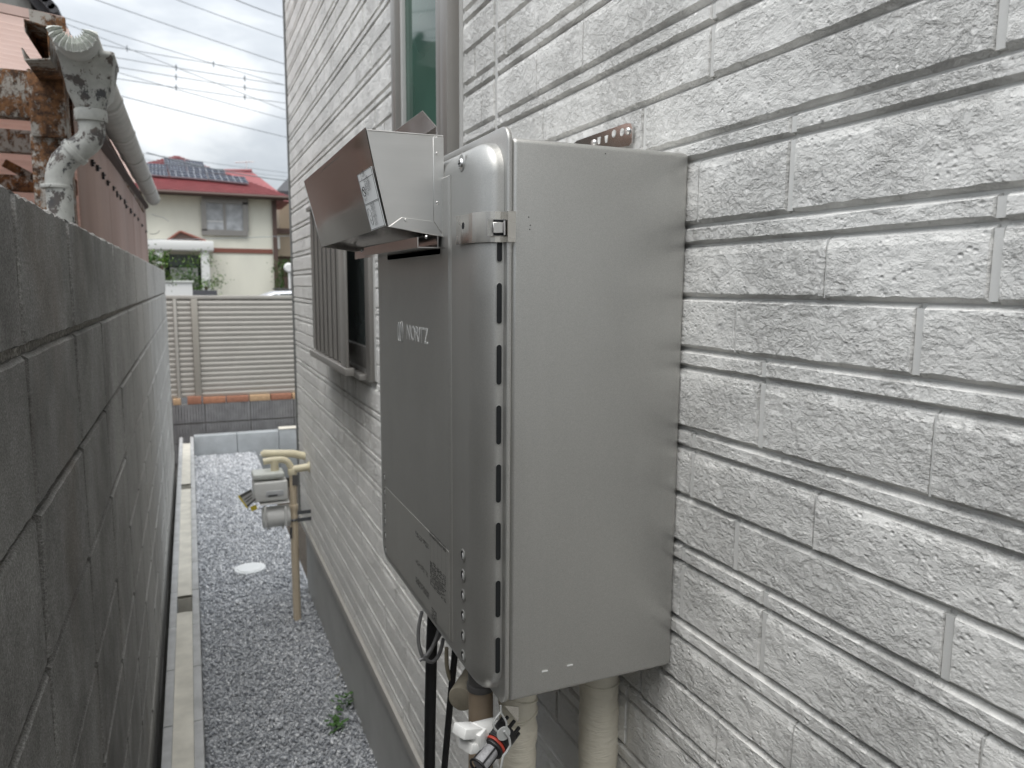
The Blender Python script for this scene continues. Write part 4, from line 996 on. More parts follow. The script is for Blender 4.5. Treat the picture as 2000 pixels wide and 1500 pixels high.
# rust/dirt run below the lattice window
# ------------------------------------------------------------------ fence and ribbed wall beyond the gravel
FY = 8.12
rw = thing('ribbed_wall', 'low dark wall of vertically ribbed blocks edged with bricks under the fence', 'wall', (.6, FY, 0))
b = MB(); b.box(-3, 5, FY+.006, FY+.115, -.4, .487); b.build('mortar_core', simple('dark_joint', (.22, .215, .205), .9), rw)
src = {}
for row, (z0, z1) in enumerate(((-.11, .083), (.093, .283), (.298, .4875))):
    for k in range(-2, 4):
        x0 = .105+.437*k+(.0)
        if row not in src:
            m = MB(); n = 16; wv = .430/n; vs = []; fs = []
            for i in range(n):
                xa = x0+i*wv
                m.hexa([(xa+wv*.06, FY-.020, z0), (xa+wv*.54, FY-.020, z0), (xa+wv*.60, FY+.006, z0), (xa, FY+.006, z0)], [(xa+wv*.06, FY-.020, z1), (xa+wv*.54, FY-.020, z1), (xa+wv*.60, FY+.006, z1), (xa, FY+.006, z1)])
            m.box(x0, x0+.430, FY-.001, FY+.0055, z0+.001, z1-.001)
            src[row] = m.build('ribbed_block', RIBBED, rw); s0_ = k
        else: copy_of(src[row], (.437*(k-s0_), 0, 0))
bx = [(-.42, -.20, 1), (-.195, -.118, 1), (-.062, .075, 0), (.083, .305, 2), (.309, .528, 0), (.532, .742, 1), (.746, .958, 0), (.962, 1.18, 1), (1.184, 1.40, 2), (1.404, 1.62, 0)]
for i, (xa, xb, c) in enumerate(bx):
    b = MB(); zb_ = .4885; b.box(xa, xb-.006, FY-.016, FY+.10, zb_, zb_+(.077 if i == 2 else .062)); b.build('brick', BRICKS[c], rw, .004)
fn = thing('louvre_fence', 'taupe aluminium fence of horizontal louvre slats behind the low ribbed wall', 'fence', (.6, FY+.06, .55))
b = MB(); b.box(-3, 5, FY+.035, FY+.085, 1.545, 1.582); b.build('top_rail', FENCE, fn, .004)
ns = 19; z_lo = .565; pt = (1.543-z_lo)/ns
for (xa, xb) in ((-.115, .010), (.078, 5), (-3, -.155)):
    s0 = None
    for i in range(ns):
        z = z_lo+i*pt
        if s0 is None:
            m = MB(); pr_ = [(FY+.066, z+pt*1.02), (FY+.040, z+pt*.62), (FY+.034, z+pt*.30), (FY+.040, z-.010), (FY+.054, z-.006), (FY+.076, z+pt*1.0)]; m.hexa([(xa, y_, z_) for y_, z_ in pr_], [(xb, y_, z_) for y_, z_ in pr_])
            m.box(xa, xb, FY+.034, FY+.072, z+pt*.93, z+pt*1.02) if False else None
            s0 = m.build('slat', FENCE, fn)
        else: copy_of(s0, (0, 0, i*pt))
b = MB(); b.box(.013, .075, FY+.005, FY+.09, .552, 1.544); b.build('post', FENCEP, fn, .004)
b = MB(); b.box(-.152, -.118, FY+.012, FY+.08, .4885, 1.544); b.build('post', FENCE, fn, .004)
b = MB(); b.box(-3, 5, FY+.088, FY+.092, .56, 1.544); b.build('backing_panel', FENCEP, fn)
print('near yard done')

# ------------------------------------------------------------------ neighbour's lean-to: gutter, hopper, downpipe, rusty frame, pink sheets
GY0 = 2.25
sf = GY0/1.85
def G(px, py, Y_=GY0): return P(px, py, Y=Y_)
c0 = G(149, 72); gr = .053
g_far = P(300, 392, Y=6.9)
g0_ = Vector((c0.x, GY0-.075, c0.z-.004)); g1_ = Vector((g_far.x-.004, 6.9, g_far.z+.02))
gut = thing('gutter', 'weathered white half-round rain gutter running away along the lean-to eave', 'gutter', tuple(g0_))
def half_round(a, c, r0, r1, n=16):
    m = MB(); vs = []; 
    for p in (a, c):
        for r in (r0, r1):
            for k in range(n+1):
                an = PI+PI*k/n; vs.append((p[0]+r*math.cos(an), p[1], p[2]+r*math.sin(an)))
    q = n+1; fs = []
    for k in range(n):
        fs += [(k, k+1, 2*q+k+1, 2*q+k), (q+k+1, q+k, 3*q+k, 3*q+k+1), (k+1, k, q+k, q+k+1), (2*q+k, 2*q+k+1, 3*q+k+1, 3*q+k)]
    for k in (0, n): fs.append((k, q+k, 3*q+k, 2*q+k))
    m.add(vs, fs, True); return m
half_round(g0_, g1_, gr, gr-.003).build('trough', OLDWHITE, gut)
for t_ in (.16, .30, .45, .62, .80, .985):
    p = g0_.lerp(g1_, t_); half_round(p, p+Vector((0, .05, 0)), gr+.003, gr-.0005).build('joint_sleeve', OLDWHITE, gut)
half_round(g1_, g1_+Vector((0, .006, 0)), gr+.002, .002, 12).build('end_cap', OLDWHITE, gut)
# pleated stop end folded like a fan
m = MB(); vs = []; n = 22; fs = []
for k in range(n+1):
    a = PI*1.0+PI*k/n; fold = .012 if k % 2 else -.006
    ro = gr*1.0*(1+(.05 if k % 2 else 0)); ri = .020 if k % 2 else .026
    vs += [(g0_.x+ro*math.cos(a), g0_.y+.002-fold*.3, g0_.z+ro*math.sin(a)+.002), (g0_.x+.72*ro*math.cos(a), g0_.y-.004-fold*.8, g0_.z+.72*ro*math.sin(a)+.004), (g0_.x+ri*math.cos(a), g0_.y+.004-fold*.6, g0_.z+ri*math.sin(a)+.006)]
for k in range(n): fs += [(3*k, 3*k+3, 3*k+4, 3*k+1), (3*k+1, 3*k+4, 3*k+5, 3*k+2)]
m.add(vs, fs); m.add([Vector(v)+Vector((0, .002, 0)) for v in vs], [f[::-1] for f in fs])
m.build('pleated_end', PALEPL, gut)
# hopper and downpipe
hop = thing('rain_hopper', 'white rain hopper with black flaking paint under the gutter end', 'rain hopper', tuple(G(170, 150)))
ft = [G(109, 100), G(205, 106), G(216, 203), G(137, 196)]      # near face
bk = .135
bt = [p+Vector((0.004, bk, .002)) for p in ft]
def ringh(z, half, yh, xc, yc, r=.012):
    pts = []
    for cx, cy, a0 in ((xc+half-r, yc+yh-r, 0), (xc-half+r, yc+yh-r, PI/2), (xc-half+r, yc-yh+r, PI), (xc+half-r, yc-yh+r, 1.5*PI)):
        for i in range(4): a = a0+PI/2*i/3; pts.append((cx+r*math.cos(a), cy+r*math.sin(a), z))
    return pts
xc, yc = (ft[0].x+ft[1].x)/2+.009, GY0+.085
zt_h, zb_h = ft[0].z+.016, ft[3].z+.002
rings = [ringh(zt_h-.004, .052, .070, xc, yc), ringh(zt_h, .066, .080, xc, yc), ringh(zt_h-.012, .066, .080, xc, yc), ringh(zt_h-.014, .063, .077, xc, yc), ringh(zb_h+.030, .050, .056, xc, yc, .018), ringh(zb_h+.010, .040, .044, xc-.002, yc-.006, .025), ringh(zb_h-.010, .034, .034, xc-.002, yc-.012, .033)]
m = MB(); k = len(rings[0]); vs = sum(rings, []); fs = []
for q in range(len(rings)-1): fs += [(q*k+i, q*k+(i+1) % k, (q+1)*k+(i+1) % k, (q+1)*k+i) for i in range(k)]
m.add(vs, fs, True); m.add(rings[0], [tuple(range(k))]); m.build('bowl', PEEL, hop)
px_, py_ = xc-.002, yc-.012
zo = zb_h-.008
m = MB(); m.tube([(px_, py_, zo), (px_, py_, zo-.030)], .0395, 24); m.build('outlet_socket', PEEL, hop, .002)
dp = thing('downpipe', 'flaking white downpipe with two elbows dropping behind the block wall', 'downpipe', tuple(G(150, 280)))
e1_ = Vector((px_, py_, G(190, 262).z)); e2_ = Vector((G(101, 312).x, py_+.02, G(101, 312).z)); e3_ = Vector((G(102, 400).x, py_+.02, .2))
m = MB(); m.tube(fillet([Vector((px_, py_, zo-.028)), e1_, e2_, e3_], .045, 7), .0320, 24); m.build('pipe', PEEL, dp)
for a, c in ((e1_, e2_),):
    dd = (c-a).normalized()
    for t_ in (.050, (c-a).length-.058):
        p = a+dd*t_; m = MB(); m.tube([p, p+dd*.010], .0375, 24); m.build('socket_rim', PEEL, dp, .002)
m = MB(); m.tube([(e3_.x, e3_.y, e2_.z-.052), (e3_.x, e3_.y, e2_.z-.062)], .0375, 24); m.build('socket_rim', PEEL, dp, .002)
# rusty frame
fr = thing('rusty_frame', 'rust streaked steel frame of the lean-to with post and open channel purlin', 'frame', tuple(G(92, 300, 2.45)))
def bar_px(a, c, Ya, Yb, w_, th, nm):
    p, q = P(*a, Y=Ya), P(*c, Y=Yb); d = (q-p).normalized(); u = (Vector((0, 0, 1))-d*d.z).normalized() if abs(d.z) < .9 else Vector((1, 0, 0)); s_ = d.cross(u)
    f = lambda o: [o+u*w_/2+s_*th/2, o-u*w_/2+s_*th/2, o-u*w_/2-s_*th/2, o+u*w_/2-s_*th/2]
    m = MB(); m.hexa(f(p), f(q)); return m.build(nm, RUST, fr, .003)
YP = 2.50
def vpost(px0, px1, py0, py1, Y_, dep, nm):
    a, c = P(px0, py1, Y=Y_), P(px1, py0, Y=Y_); m = MB(); m.box(a.x, c.x, Y_, Y_+dep, a.z, c.z); return m.build(nm, RUST, fr, .004)
vpost(61, 122, 140, 265, YP, .10, 'post_head'); vpost(77, 135, 266, 520, YP+.02, .07, 'post')
vpost(-260, 60, 138, 205, YP+.01, .05, 'beam')
# lipped channel purlin running along the eave (open near end)
A = G(46, 36, 2.30); pur = []
def chan(y, off):
    x, z = A.x+off[0], A.z+off[1]
    prof = [(0, -.030), (0, 0), (.052, -.012), (.052, -.092), (-.005, -.100), (-.010, -.072)]
    return [Vector((x+a, y, z+c)) for a, c in prof], [Vector((x+a*.9+.002, y, z+c*.94-.003)) for a, c in prof]
o0, i0 = chan(2.30, (0, 0)); o1, i1 = chan(6.6, (.01, -.02))
n = len(o0); m = MB(); vs = o0+i0+o1+i1; fs = []
for k in range(n-1): fs += [(k, k+1, 2*n+k+1, 2*n+k), (n+k+1, n+k, 3*n+k, 3*n+k+1), (k, n+k, n+k+1, k+1), (2*n+k+1, 3*n+k+1, 3*n+k, 2*n+k)]
for k in (0, n-1): fs.append((k, 2*n+k, 3*n+k, n+k))
m.add(vs, fs); m.build('channel_purlin', RUST, fr)
for (pyL, pyR, Y_, w_) in ((268, 286, 3.1, .075), (352, 366, 3.5, .06)):
    bar_px((-200, pyL-8), (150, pyR), Y_, Y_, w_, .05, 'beam')
bar_px((8, 318), (68, 350), 3.2, 3.2, .030, .02, 'brace')
bar_px((118, 190), (150, 260), 2.6, 3.4, .07, .012, 'eave_plate')
# pink corrugated translucent roof seen from below, and the side wall of the lean-to
lean = thing('lean_to', 'pink corrugated lean-to with translucent roof sheets and ribbed side wall', 'shed', (-.6, 4, 1))
RX1 = -.33; rise = .10
def roof_sheet(y0, y1, z_near, pitch, amp, x0, x1, nm):
    m = MB(); n = int((y1-y0)/pitch*6); vs = []; fs = []
    for i in range(n+1):
        y = y0+(y1-y0)*i/n; h = amp*math.sin(2*PI*(y-y0)/pitch)
        for x in (x0, x1): vs.append((x, y, z_near+h+(x1-x)*rise))
    for i in range(n): fs.append((2*i, 2*i+1, 2*i+3, 2*i+2))
    m.add(vs, fs, True); m.build(nm, PINK, lean)
zr = P(125, 50, Y=2.75).z
roof_sheet(2.75, 6.6, zr, .066, .016, -2.6, RX1+.02, 'roof_sheet')
m = MB(); m.hexa([(-2.6, 2.735, zr+.022+2.3*rise), (-2.6, 2.735, zr+2.3*rise-.004), (-2.6, 2.749, zr+2.3*rise-.004), (-2.6, 2.749, zr+.022+2.3*rise)], [(RX1+.02, 2.735, zr+.022), (RX1+.02, 2.735, zr-.004), (RX1+.02, 2.749, zr-.004), (RX1+.02, 2.749, zr+.022)])
m.build('roof_edge_trim', simple('pale_pink_trim', (.52, .38, .34), .6, 0, .15, 9), lean)
m = MB(); m.hexa([(RX1-.07, 2.731, zr+.030), (RX1-.07, 2.731, zr-.010), (RX1-.07, 2.7345, zr-.010), (RX1-.07, 2.7345, zr+.030)], [(RX1+.024, 2.731, zr+.018), (RX1+.024, 2.731, zr-.022), (RX1+.024, 2.7345, zr-.022), (RX1+.024, 2.7345, zr+.018)]); m.build('rusty_corner', RUST, lean)
# back wall, horizontally ribbed, closing the lean-to behind the beams
m = MB(); vs = []; fs = []; nn = 420
for i in range(nn+1):
    z = -.3+3.0*i/nn; 
    for x in (-2.6, -.36): vs.append((x, 4.15+.009*math.sin(2*PI*z/.045), z))
for i in range(nn): fs.append((2*i, 2*i+1, 2*i+3, 2*i+2))
m.add(vs, fs, True); m.build('back_wall', PINK, lean)
# side wall
WXs = -.300
def side_wall(y0, y1, nm, mat):
    m = MB(); vs = []; fs = []; pitch = .032; n = int((y1-y0)/pitch*6)
    for i in range(n+1):
        y = y0+(y1-y0)*i/n; x = WXs+.0042*math.sin(2*PI*y/pitch)+(.003 if int(y/.75) % 2 else 0)
        zt2_ = g0_.z+(g1_.z-g0_.z)*((y-g0_.y)/(g1_.y-g0_.y))-.05
        vs += [(x, y, -.2), (x, y, zt2_)]
    for i in range(n): fs.append((2*i, 2*i+2, 2*i+3, 2*i+1))
    m.add(vs, fs, True); m.build(nm, mat, lean)
yn = P(152, 350, X=WXs).y
for i in range(5):
    a = yn+i*(6.95-yn)/5; side_wall(a, yn+(i+1)*(6.95-yn)/5, 'wall_sheet', PINKW)
m = MB(); m.hexa([(WXs+.006, yn, g0_.z-.075), (WXs+.030, yn, g0_.z-.060), (WXs+.030, yn, g0_.z-.078), (WXs+.006, yn, g0_.z-.095)], [(WXs+.006, 6.9, g1_.z-.075), (WXs+.030, 6.9, g1_.z-.060), (WXs+.030, 6.9, g1_.z-.078), (WXs+.006, 6.9, g1_.z-.095)])
m.build('eave_strip', simple('dark_eave', (.055, .032, .028), .8), lean)
# little black clips in a sloping row on the side wall
cl = [(165, 302), (180, 318), (190, 328), (201, 343), (210, 357), (221, 368), (228, 379), (234, 386), (243, 394), (246, 403), (255, 412), (262, 420), (269, 428), (277, 440), (285, 452)]
rl = random.Random(4)
for i, (px, py) in enumerate(cl):
    p = P(px, py, X=WXs+.008); m = MB(); s_ = .011*rl.uniform(.7, 1.2)
    m.box(p.x-.003, p.x+.006, p.y-s_*.5, p.y+s_*.5, p.z-s_*1.2, p.z+s_*1.1)
    m.tube([p+Vector((.003, -s_*.4, 0)), p+Vector((.010, s_*1.6*rl.choice((-1, 1)), rl.uniform(-.3, .3)*s_))], .0035, 6)
    m.build('clip', BLACK, lean)
for pts in (((296, 418), (305, 422), (318, 424), (330, 432)), ((292, 456), (300, 458), (308, 455), (312, 450))):
    m = MB(); m.tube(fillet([P(*q, Y=6.9) for q in pts], .03, 3), .003, 6); tag(m.build('loose_wire', simple('pale_wire', (.5, .5, .46), .5), None), 'thin pale wire end curling off the lean-to %s' % ('under the gutter end' if pts[0][1] < 430 else 'corner above the block wall'), 'wire')
print('lean-to done')

# ------------------------------------------------------------------ across the road: house with red roof, porch, car, hedge
HY = 34.0
def H(px, py, Y_=HY): return P(px, py, Y=Y_)
nh = thing('red_roof_house', 'cream two-storey house with red hipped roof and solar panels beyond fence', 'house', (1, HY, 0))
xr = H(538, 450).x; xl = H(160, 450).x; ze = H(430, 383).z
b = MB(); b.box(xl, xr, HY, HY+8, -.4, ze-.05); b.build('wall', CREAM, nh)
# roof: hipped, with a lower ridge to the right
e0_, e1x = H(262, 374), H(562, 388)
xl2 = H(160, 450).x; xe0, xe1, ye = H(120, 385).x, H(560, 388).x, HY-.75
pk = H(345, 303, HY+3.2); r1 = H(430, 336, HY+3.2)
zE = ze+.05
m = MB()
front = [(xe0, ye, zE), (xe1, ye, zE), (pk.x+.9, HY+3.2, pk.z-.35), (pk.x, HY+3.2, pk.z), (pk.x-2.3, HY+3.2, pk.z-.9)]
m.add([(xe0, ye, zE), (xe1, ye, zE), (pk.x, HY+3.4, pk.z), (xe0, HY+8.5, zE), (xe1, HY+8.5, zE), (pk.x, HY+4.6, pk.z)], [(0, 1, 2), (1, 4, 5, 2), (4, 3, 5), (3, 0, 2, 5)])
roof = m.build('roof', REDROOF, nh)
# tile courses on the front slope
fa, fb, fc = Vector((xe0, ye, zE)), Vector((xe1, ye, zE)), Vector((pk.x, HY+3.4, pk.z)); fn_ = (fb-fa).cross(fc-fa).normalized()
nr = 26
for i in range(nr):
    t0, t1 = i/nr, (i+1)/nr
    a, c = fa.lerp(fc, t0), fb.lerp(fc, t0); a2, c2 = fa.lerp(fc, t1), fb.lerp(fc, t1)
    if (c-a).length < .3: break
    b = MB(); b.hexa([a+fn_*.006, c+fn_*.006, c2+fn_*.003, a2+fn_*.003], [a+fn_*.045, c+fn_*.045, c2+fn_*.008, a2+fn_*.008]); b.build('tile_course', REDROOF, roof)
# ridge of the right wing behind
m = MB(); ra, rb = H(425, 335, HY+4), H(492, 335, HY+4); rc = H(499, 352, HY+4)
m.hexa([(ra.x-.5, HY+2.0, ra.z-1.4), (rb.x+1.5, HY+2.0, ra.z-1.4), (rb.x, HY+4, rb.z), (ra.x-.5, HY+4, rb.z)], [(ra.x-.5, HY+6.2, ra.z-1.4), (rb.x+1.5, HY+6.2, ra.z-1.4), (rb.x+.01, HY+4.1, rb.z), (ra.x-.5, HY+4.1, rb.z)]); m.build('wing_roof', REDROOF, nh)
b = MB(); b.tube([ra+Vector((0, 0, .02)), rb+Vector((0, 0, .02))], .09, 10); b.build('ridge_tile', REDROOF, nh)
b = MB(); b.box(xe0, xe1, ye-.02, ye+.12, zE-.17, zE-.003); b.build('fascia', BROWN, nh)
b = MB(); b.box(xe0+.05, xe1-.05, ye+.13, HY-.003, zE-.10, zE-.06); b.build('soffit', TANW, nh)
gm = MB(); gm.tube([(xe0, ye-.09, zE-.07), (xe1, ye-.09, zE-.07)], .065, 10); gm.build('eave_gutter', BROWN, nh)
# solar panels lie on the front slope
def on_roof(px, py):
    v = _ax[0]*((px-1000)/FPX)+_ax[1]*((py-750)/FPX)+_ax[2]; t = (fa-EYE).dot(fn_)/v.dot(fn_); return EYE+v*t
def solar(q):
    q = [on_roof(*p)+fn_*.10 for p in q]; pn = thing('solar_panel', None, None, tuple(q[0]), parent=nh)
    b = MB(); b.hexa([p for p in q], [p+fn_*.05 for p in q]); b.build('frame', SOLAR_F, pn)
    nu = 6
    cells = MB()
    for i in range(nu):
        for j in range(2):
            u0, u1, v0, v1 = (i+.05)/nu, (i+.95)/nu, (j+.05)/2, (j+.95)/2
            f = lambda u_, v_: q[0]*(1-u_)*(1-v_)+q[1]*u_*(1-v_)+q[2]*u_*v_+q[3]*(1-u_)*v_+fn_*.056
            cells.add([f(u0, v0), f(u1, v0), f(u1, v1), f(u0, v1)], [(0, 3, 2, 1), (0, 1, 2, 3)])
    cells.build('cell_sheet', SOLAR, pn)
for q in ([(320, 315), (359, 319), (365, 331), (322, 327)], [(361, 319), (396, 322), (401, 334), (366, 331)],
          [(285, 325), (325, 328), (327, 338), (284, 335)], [(327, 328), (363, 332), (366, 342), (329, 338)], [(365, 332), (437, 337), (441, 346), (368, 342)],
          [(284, 336), (327, 339), (330, 351), (282, 347)], [(330, 339), (402, 345), (407, 357), (333, 351)], [(404, 345), (478, 352), (486, 365), (409, 357)]): solar(q)
# upper window with curtains
def hp_box(x0, y0, x1, y1, d0, d1, nm, mat, par, bev=0):
    a, c = H(x0, y1), H(x1, y0); m = MB(); m.box(a.x, c.x, HY-d0, HY-d1, a.z, c.z); return m.build(nm, mat, par, bev)
wn = thing('window', None, None, tuple(H(438, 425)), parent=nh)
hp_box(394, 389, 484, 396, .16, .0, 'frame', BRONZE, wn); hp_box(394, 451, 484, 459, .16, .0, 'frame', BRONZE, wn)
hp_box(394, 396.3, 402, 450.7, .16, .0, 'frame', BRONZE, wn); hp_box(475, 396.3, 484, 450.7, .16, .0, 'frame', BRONZE, wn)
hp_box(402.3, 396.3, 436.5, 450.7, .06, .02, 'pane', GLASS_L, wn); hp_box(440.5, 396.3, 474.7, 450.7, .06, .02, 'pane', GLASS_L, wn); hp_box(436.8, 396.3, 440.2, 450.7, .09, .0, 'mullion', BRONZE, wn)
m = MB(); n = 40; vs = []; fs = []
for i in range(n+1):
    px = 404+70*i/n; t_ = H(px, 398); q = H(px, 449); dy = .03*math.sin(i*1.3)
    vs += [(t_.x, HY-.085+dy*.3, t_.z), (q.x, HY-.085+dy*.3, q.z)]
for i in range(n): fs.append((2*i, 2*i+1, 2*i+3, 2*i+2))
hp_box(403, 432, 436, 433, .075, .07, 'curtain_rail', WHITEW, wn)
hp_box(415, 487, 532, 493, .05, .0, 'belt_course', BELT, nh)
for (px, w_) in ((536.5, 2.2),): hp_box(px, 392, px+w_, 575, .14, .04, 'downpipe', BROWN, nh)
# porch
po = thing('porch', None, None, tuple(H(360, 480)), parent=nh)
def hp2(x0, y0, x1, y1, Ya, Yb, nm, mat, par, bev=0):
    a, c = P(x0, y1, Y=Ya), P(x1, y0, Y=Ya); m = MB(); m.box(a.x, c.x, Ya, Yb, a.z, c.z); return m.build(nm, mat, par, bev)
hp2(288, 471, 417, 487, HY-1.5, HY-.02, 'canopy', WHITEW, po, .03)
hp2(396, 488, 408, 580, HY-1.4, HY-1.1, 'column', WHITEW, po); hp2(308, 488, 318, 580, HY-1.4, HY-1.1, 'column', WHITEW, po)
ga, gb, gc = P(325, 471, Y=HY-1.3), P(402, 471, Y=HY-1.3), P(352, 452, Y=HY-1.3)
m = MB(); m.hexa([ga, gb, gc], [ga+Vector((0, 1.2, 0)), gb+Vector((0, 1.2, 0)), gc+Vector((0, 1.2, 0))]); m.build('gable', BROWN, po)
for a, c in ((ga, gc), (gc, gb)):
    m = MB(); m.tube([a+Vector((0, -.02, 0)), c+Vector((0, -.02, 0))], .05, 6); m.build('gable_trim', BELT, po)
hp_box(324, 500, 392, 560, .02, -.3, 'recess', VOID, nh)
hp_box(330, 498, 388, 520, .05, .02, 'door_glass', GLASS_D, nh)
hp_box(334, 523, 386, 560, .06, .02, 'door_panel', simple('white_door', (.5, .5, .49), .5), nh)
# balcony at the right side and the neighbour's eave beyond
bal = thing('side_house', 'tan house with balcony and dark tiled eave right of the cream house', 'house', (5, 40, 0))
b = MB(); a, c = P(532, 500, Y=38), P(640, 455, Y=38); b.box(a.x, c.x, 38, 41, a.z, c.z); b.build('balcony_wall', TANW, bal)
b = MB(); a, c = P(532, 455, Y=37.9), P(640, 449, Y=37.9); b.box(a.x, c.x, 37.9, 38.1, a.z, c.z); b.build('rail', BROWN, bal)
b = MB(); a, c = P(536, 486, Y=37.9), P(546, 463, Y=37.9); b.box(a.x, c.x, 37.85, 37.99, a.z, c.z); b.build('grille', WHITEW, bal)
a = P(533, 374, Y=39); c = P(640, 345, Y=41)
m = MB(); m.hexa([(a.x, 37.5, a.z-.3), (c.x+2, 37.5, a.z-.3), (c.x+2, 41, c.z+1.2), (a.x+2.4, 41, c.z+1.2)], [(a.x, 37.5, a.z-.12), (c.x+2, 37.5, a.z-.12), (c.x+2, 41, c.z+1.4), (a.x+2.4, 41, c.z+1.4)]); m.build('roof', DARKTILE, bal)
a, c = P(552, 600, Y=41.2), P(640, 400, Y=41.2); b = MB(); b.box(a.x, c.x, 41.2, 46, -.4, c.z); b.build('wall', TANW, bal)
b = MB(); a, c = P(545, 520, Y=38.2), P(640, 502, Y=38.2); b.box(a.x, c.x, 38.2, 41, a.z, c.z); b.build('slab', BROWN, bal)
for px, py in ((536, 392),):
    b = MB(); p = P(px, 449, Y=37.95); q = P(px+1, 380, Y=37.95); b.tube([p, q], .03, 6); b.build('balcony_post', BROWN, bal)
b = MB(); p0 = P(536, 392, Y=37.95); p1 = P(565, 388, Y=37.95); b.tube([p0, p1], .03, 6); b.build('balcony_bar', BROWN, bal)
# round traffic-mirror back on a post
tm = thing('traffic_mirror', 'round white backed traffic mirror at the right edge by the house corner', 'mirror', tuple(P(563, 523, Y=26)))
p = P(564, 523, Y=26); b = MB(); b.disc(p, (0, -1, 0), .16, .05, 20, .12); b.build('bowl', WHITEW, tm)
b = MB(); b.tube([(p.x+.02, 26.05, -.1), (p.x+.02, 26.05, p.z)], .04, 8); b.build('post', METERG, tm)
# white gate panel, planter, hedge
gp = thing('gate_panel', 'plain white wall panel rising just behind the louvre fence', 'panel', tuple(P(348, 562, Y=27)))
a, c = P(322, 600, Y=27), P(375, 548, Y=27); b = MB(); b.box(a.x, c.x, 27, 27.25, -.1, c.z-.06); b.build('slab', WHITEW, gp)
b = MB(); b.box(a.x-.05, c.x+.05, 26.95, 27.3, c.z-.0595, c.z); b.build('coping', PALEPL, gp)
pt_ = thing('planter_wall', 'dark low planter wall under the far bushes', 'planter', tuple(P(395, 572, Y=28)))
a, c = P(376, 600, Y=28), P(424, 567, Y=28); b = MB(); b.box(a.x, c.x, 28, 28.4, -.1, c.z); b.build('wall', DARKTILE, pt_, .02)
def bush(name, label, cx, cy, cz, rx, rz, n, mats, grp, seed):
    r = random.Random(seed); t = thing(name, label, 'bush', (cx, cy, 0), grp)
    b = MB(); 
    for k in range(5): b.tube([(cx+r.uniform(-.2, .2)*rx, cy, -.1), (cx+r.uniform(-.7, .7)*rx, cy+r.uniform(-.3, .3), cz)], .03, 6)
    b.build('stems', BROWN, t)
    for mi, mat in enumerate(mats):
        m = MB(); cl = [(r.gauss(0, .5), r.gauss(0, .5), r.gauss(0, .5)) for _ in range(16)]
        for k in range(n//len(mats)):
            c = r.choice(cl); p = Vector((cx+rx*(c[0]+r.gauss(0, .2)), cy+.5*(c[1]+r.gauss(0, .2)), cz+rz*(c[2]+r.gauss(0, .2))))
            if p.z < 0: continue
            d = Vector((r.gauss(0, 1), r.gauss(0, 1), r.gauss(0, .6))).normalized(); s_ = d.cross(Vector((r.random(), r.random(), 1))).normalized(); l = r.uniform(.05, .10)
            m.add([p, p+d*l*.5+s_*l*.32, p+d*l, p+d*l*.5-s_*l*.32], [(0, 1, 2, 3)])
        m.build('foliage', mat, t)
p = P(378, 560, Y=28.8); bush('bush', 'broad green bush beside porch of the cream house', p.x, 29, p.z, 1.0, .62, 2600, [LEAF, LEAF_Y], 'bushes before the cream house', 1)
p = P(312, 512, Y=24); bush('bush', 'bright yellow-green bush above the end of the block wall', p.x-.2, 24, p.z-.1, .42, .55, 1500, [LEAF_Y, LEAF], 'bushes before the cream house', 2)
p = P(553, 545, Y=33); bush('bush', 'dark green bush by the balcony house at right', p.x+.1, 33, p.z+.1, .55, .6, 1200, [LEAF], 'bushes before the cream house', 3)
# parked car behind the fence (rear three-quarter, mostly hidden)
cx = P(515, 570, Y=22).x
car = thing('parked_car', 'silver estate car parked across the road, roof showing above fence', 'car', (cx, 22, 0))
def car_prof(sc_, yoff):
    pts = [(-1.55, .35), (-1.60, .75), (-1.35, 1.02), (-.55, 1.12), (-.30, 1.40), (.25, 1.60), (1.3, 1.63), (2.2, 1.56), (2.75, 1.15), (2.85, .80), (2.80, .35)]
    return [(cx+x, 22+yoff, (z-.35)*sc_+.35-.1) for x, z in pts]
m = MB(); m.hexa(car_prof(1, -.72), car_prof(1, .72)); body = m.build('body', SILVER, car, .10, 3)
def cw(pts, nm, mat, y=22-.735):
    m = MB(); m.hexa([(cx+x, y-.008, z-.1) for x, z in pts], [(cx+x, y+.02, z-.1) for x, z in pts]); m.build(nm, mat, car)
cw([(-.36, 1.16), (.30, 1.15), (.30, 1.53), (.22, 1.53), (-.20, 1.38)], 'side_window', GLASS_D); cw([(.36, 1.15), (1.2, 1.15), (1.2, 1.56), (.36, 1.54)], 'side_window', GLASS_D); cw([(1.27, 1.15), (2.35, 1.15), (2.05, 1.50), (1.27, 1.56)], 'side_window', GLASS_D)
cw([(2.50, 1.12), (2.74, 1.10), (2.62, 1.32), (2.46, 1.42)], 'tail_lamp', TAIL)
for x in (-.85, 1.95):
    for y in (-.66, .66): m = MB(); m.disc((cx+x, 22+y, .21), (0, -1 if y < 0 else 1, 0), .32, .12, 24); m.build('wheel', TYRE, car)
for y in (-.6, .6):
    m = MB(); m.tube([(cx+.3, 22+y, 1.56), (cx+2.1, 22+y, 1.53)], .02, 6); m.build('roof_rail', BLACK, car)
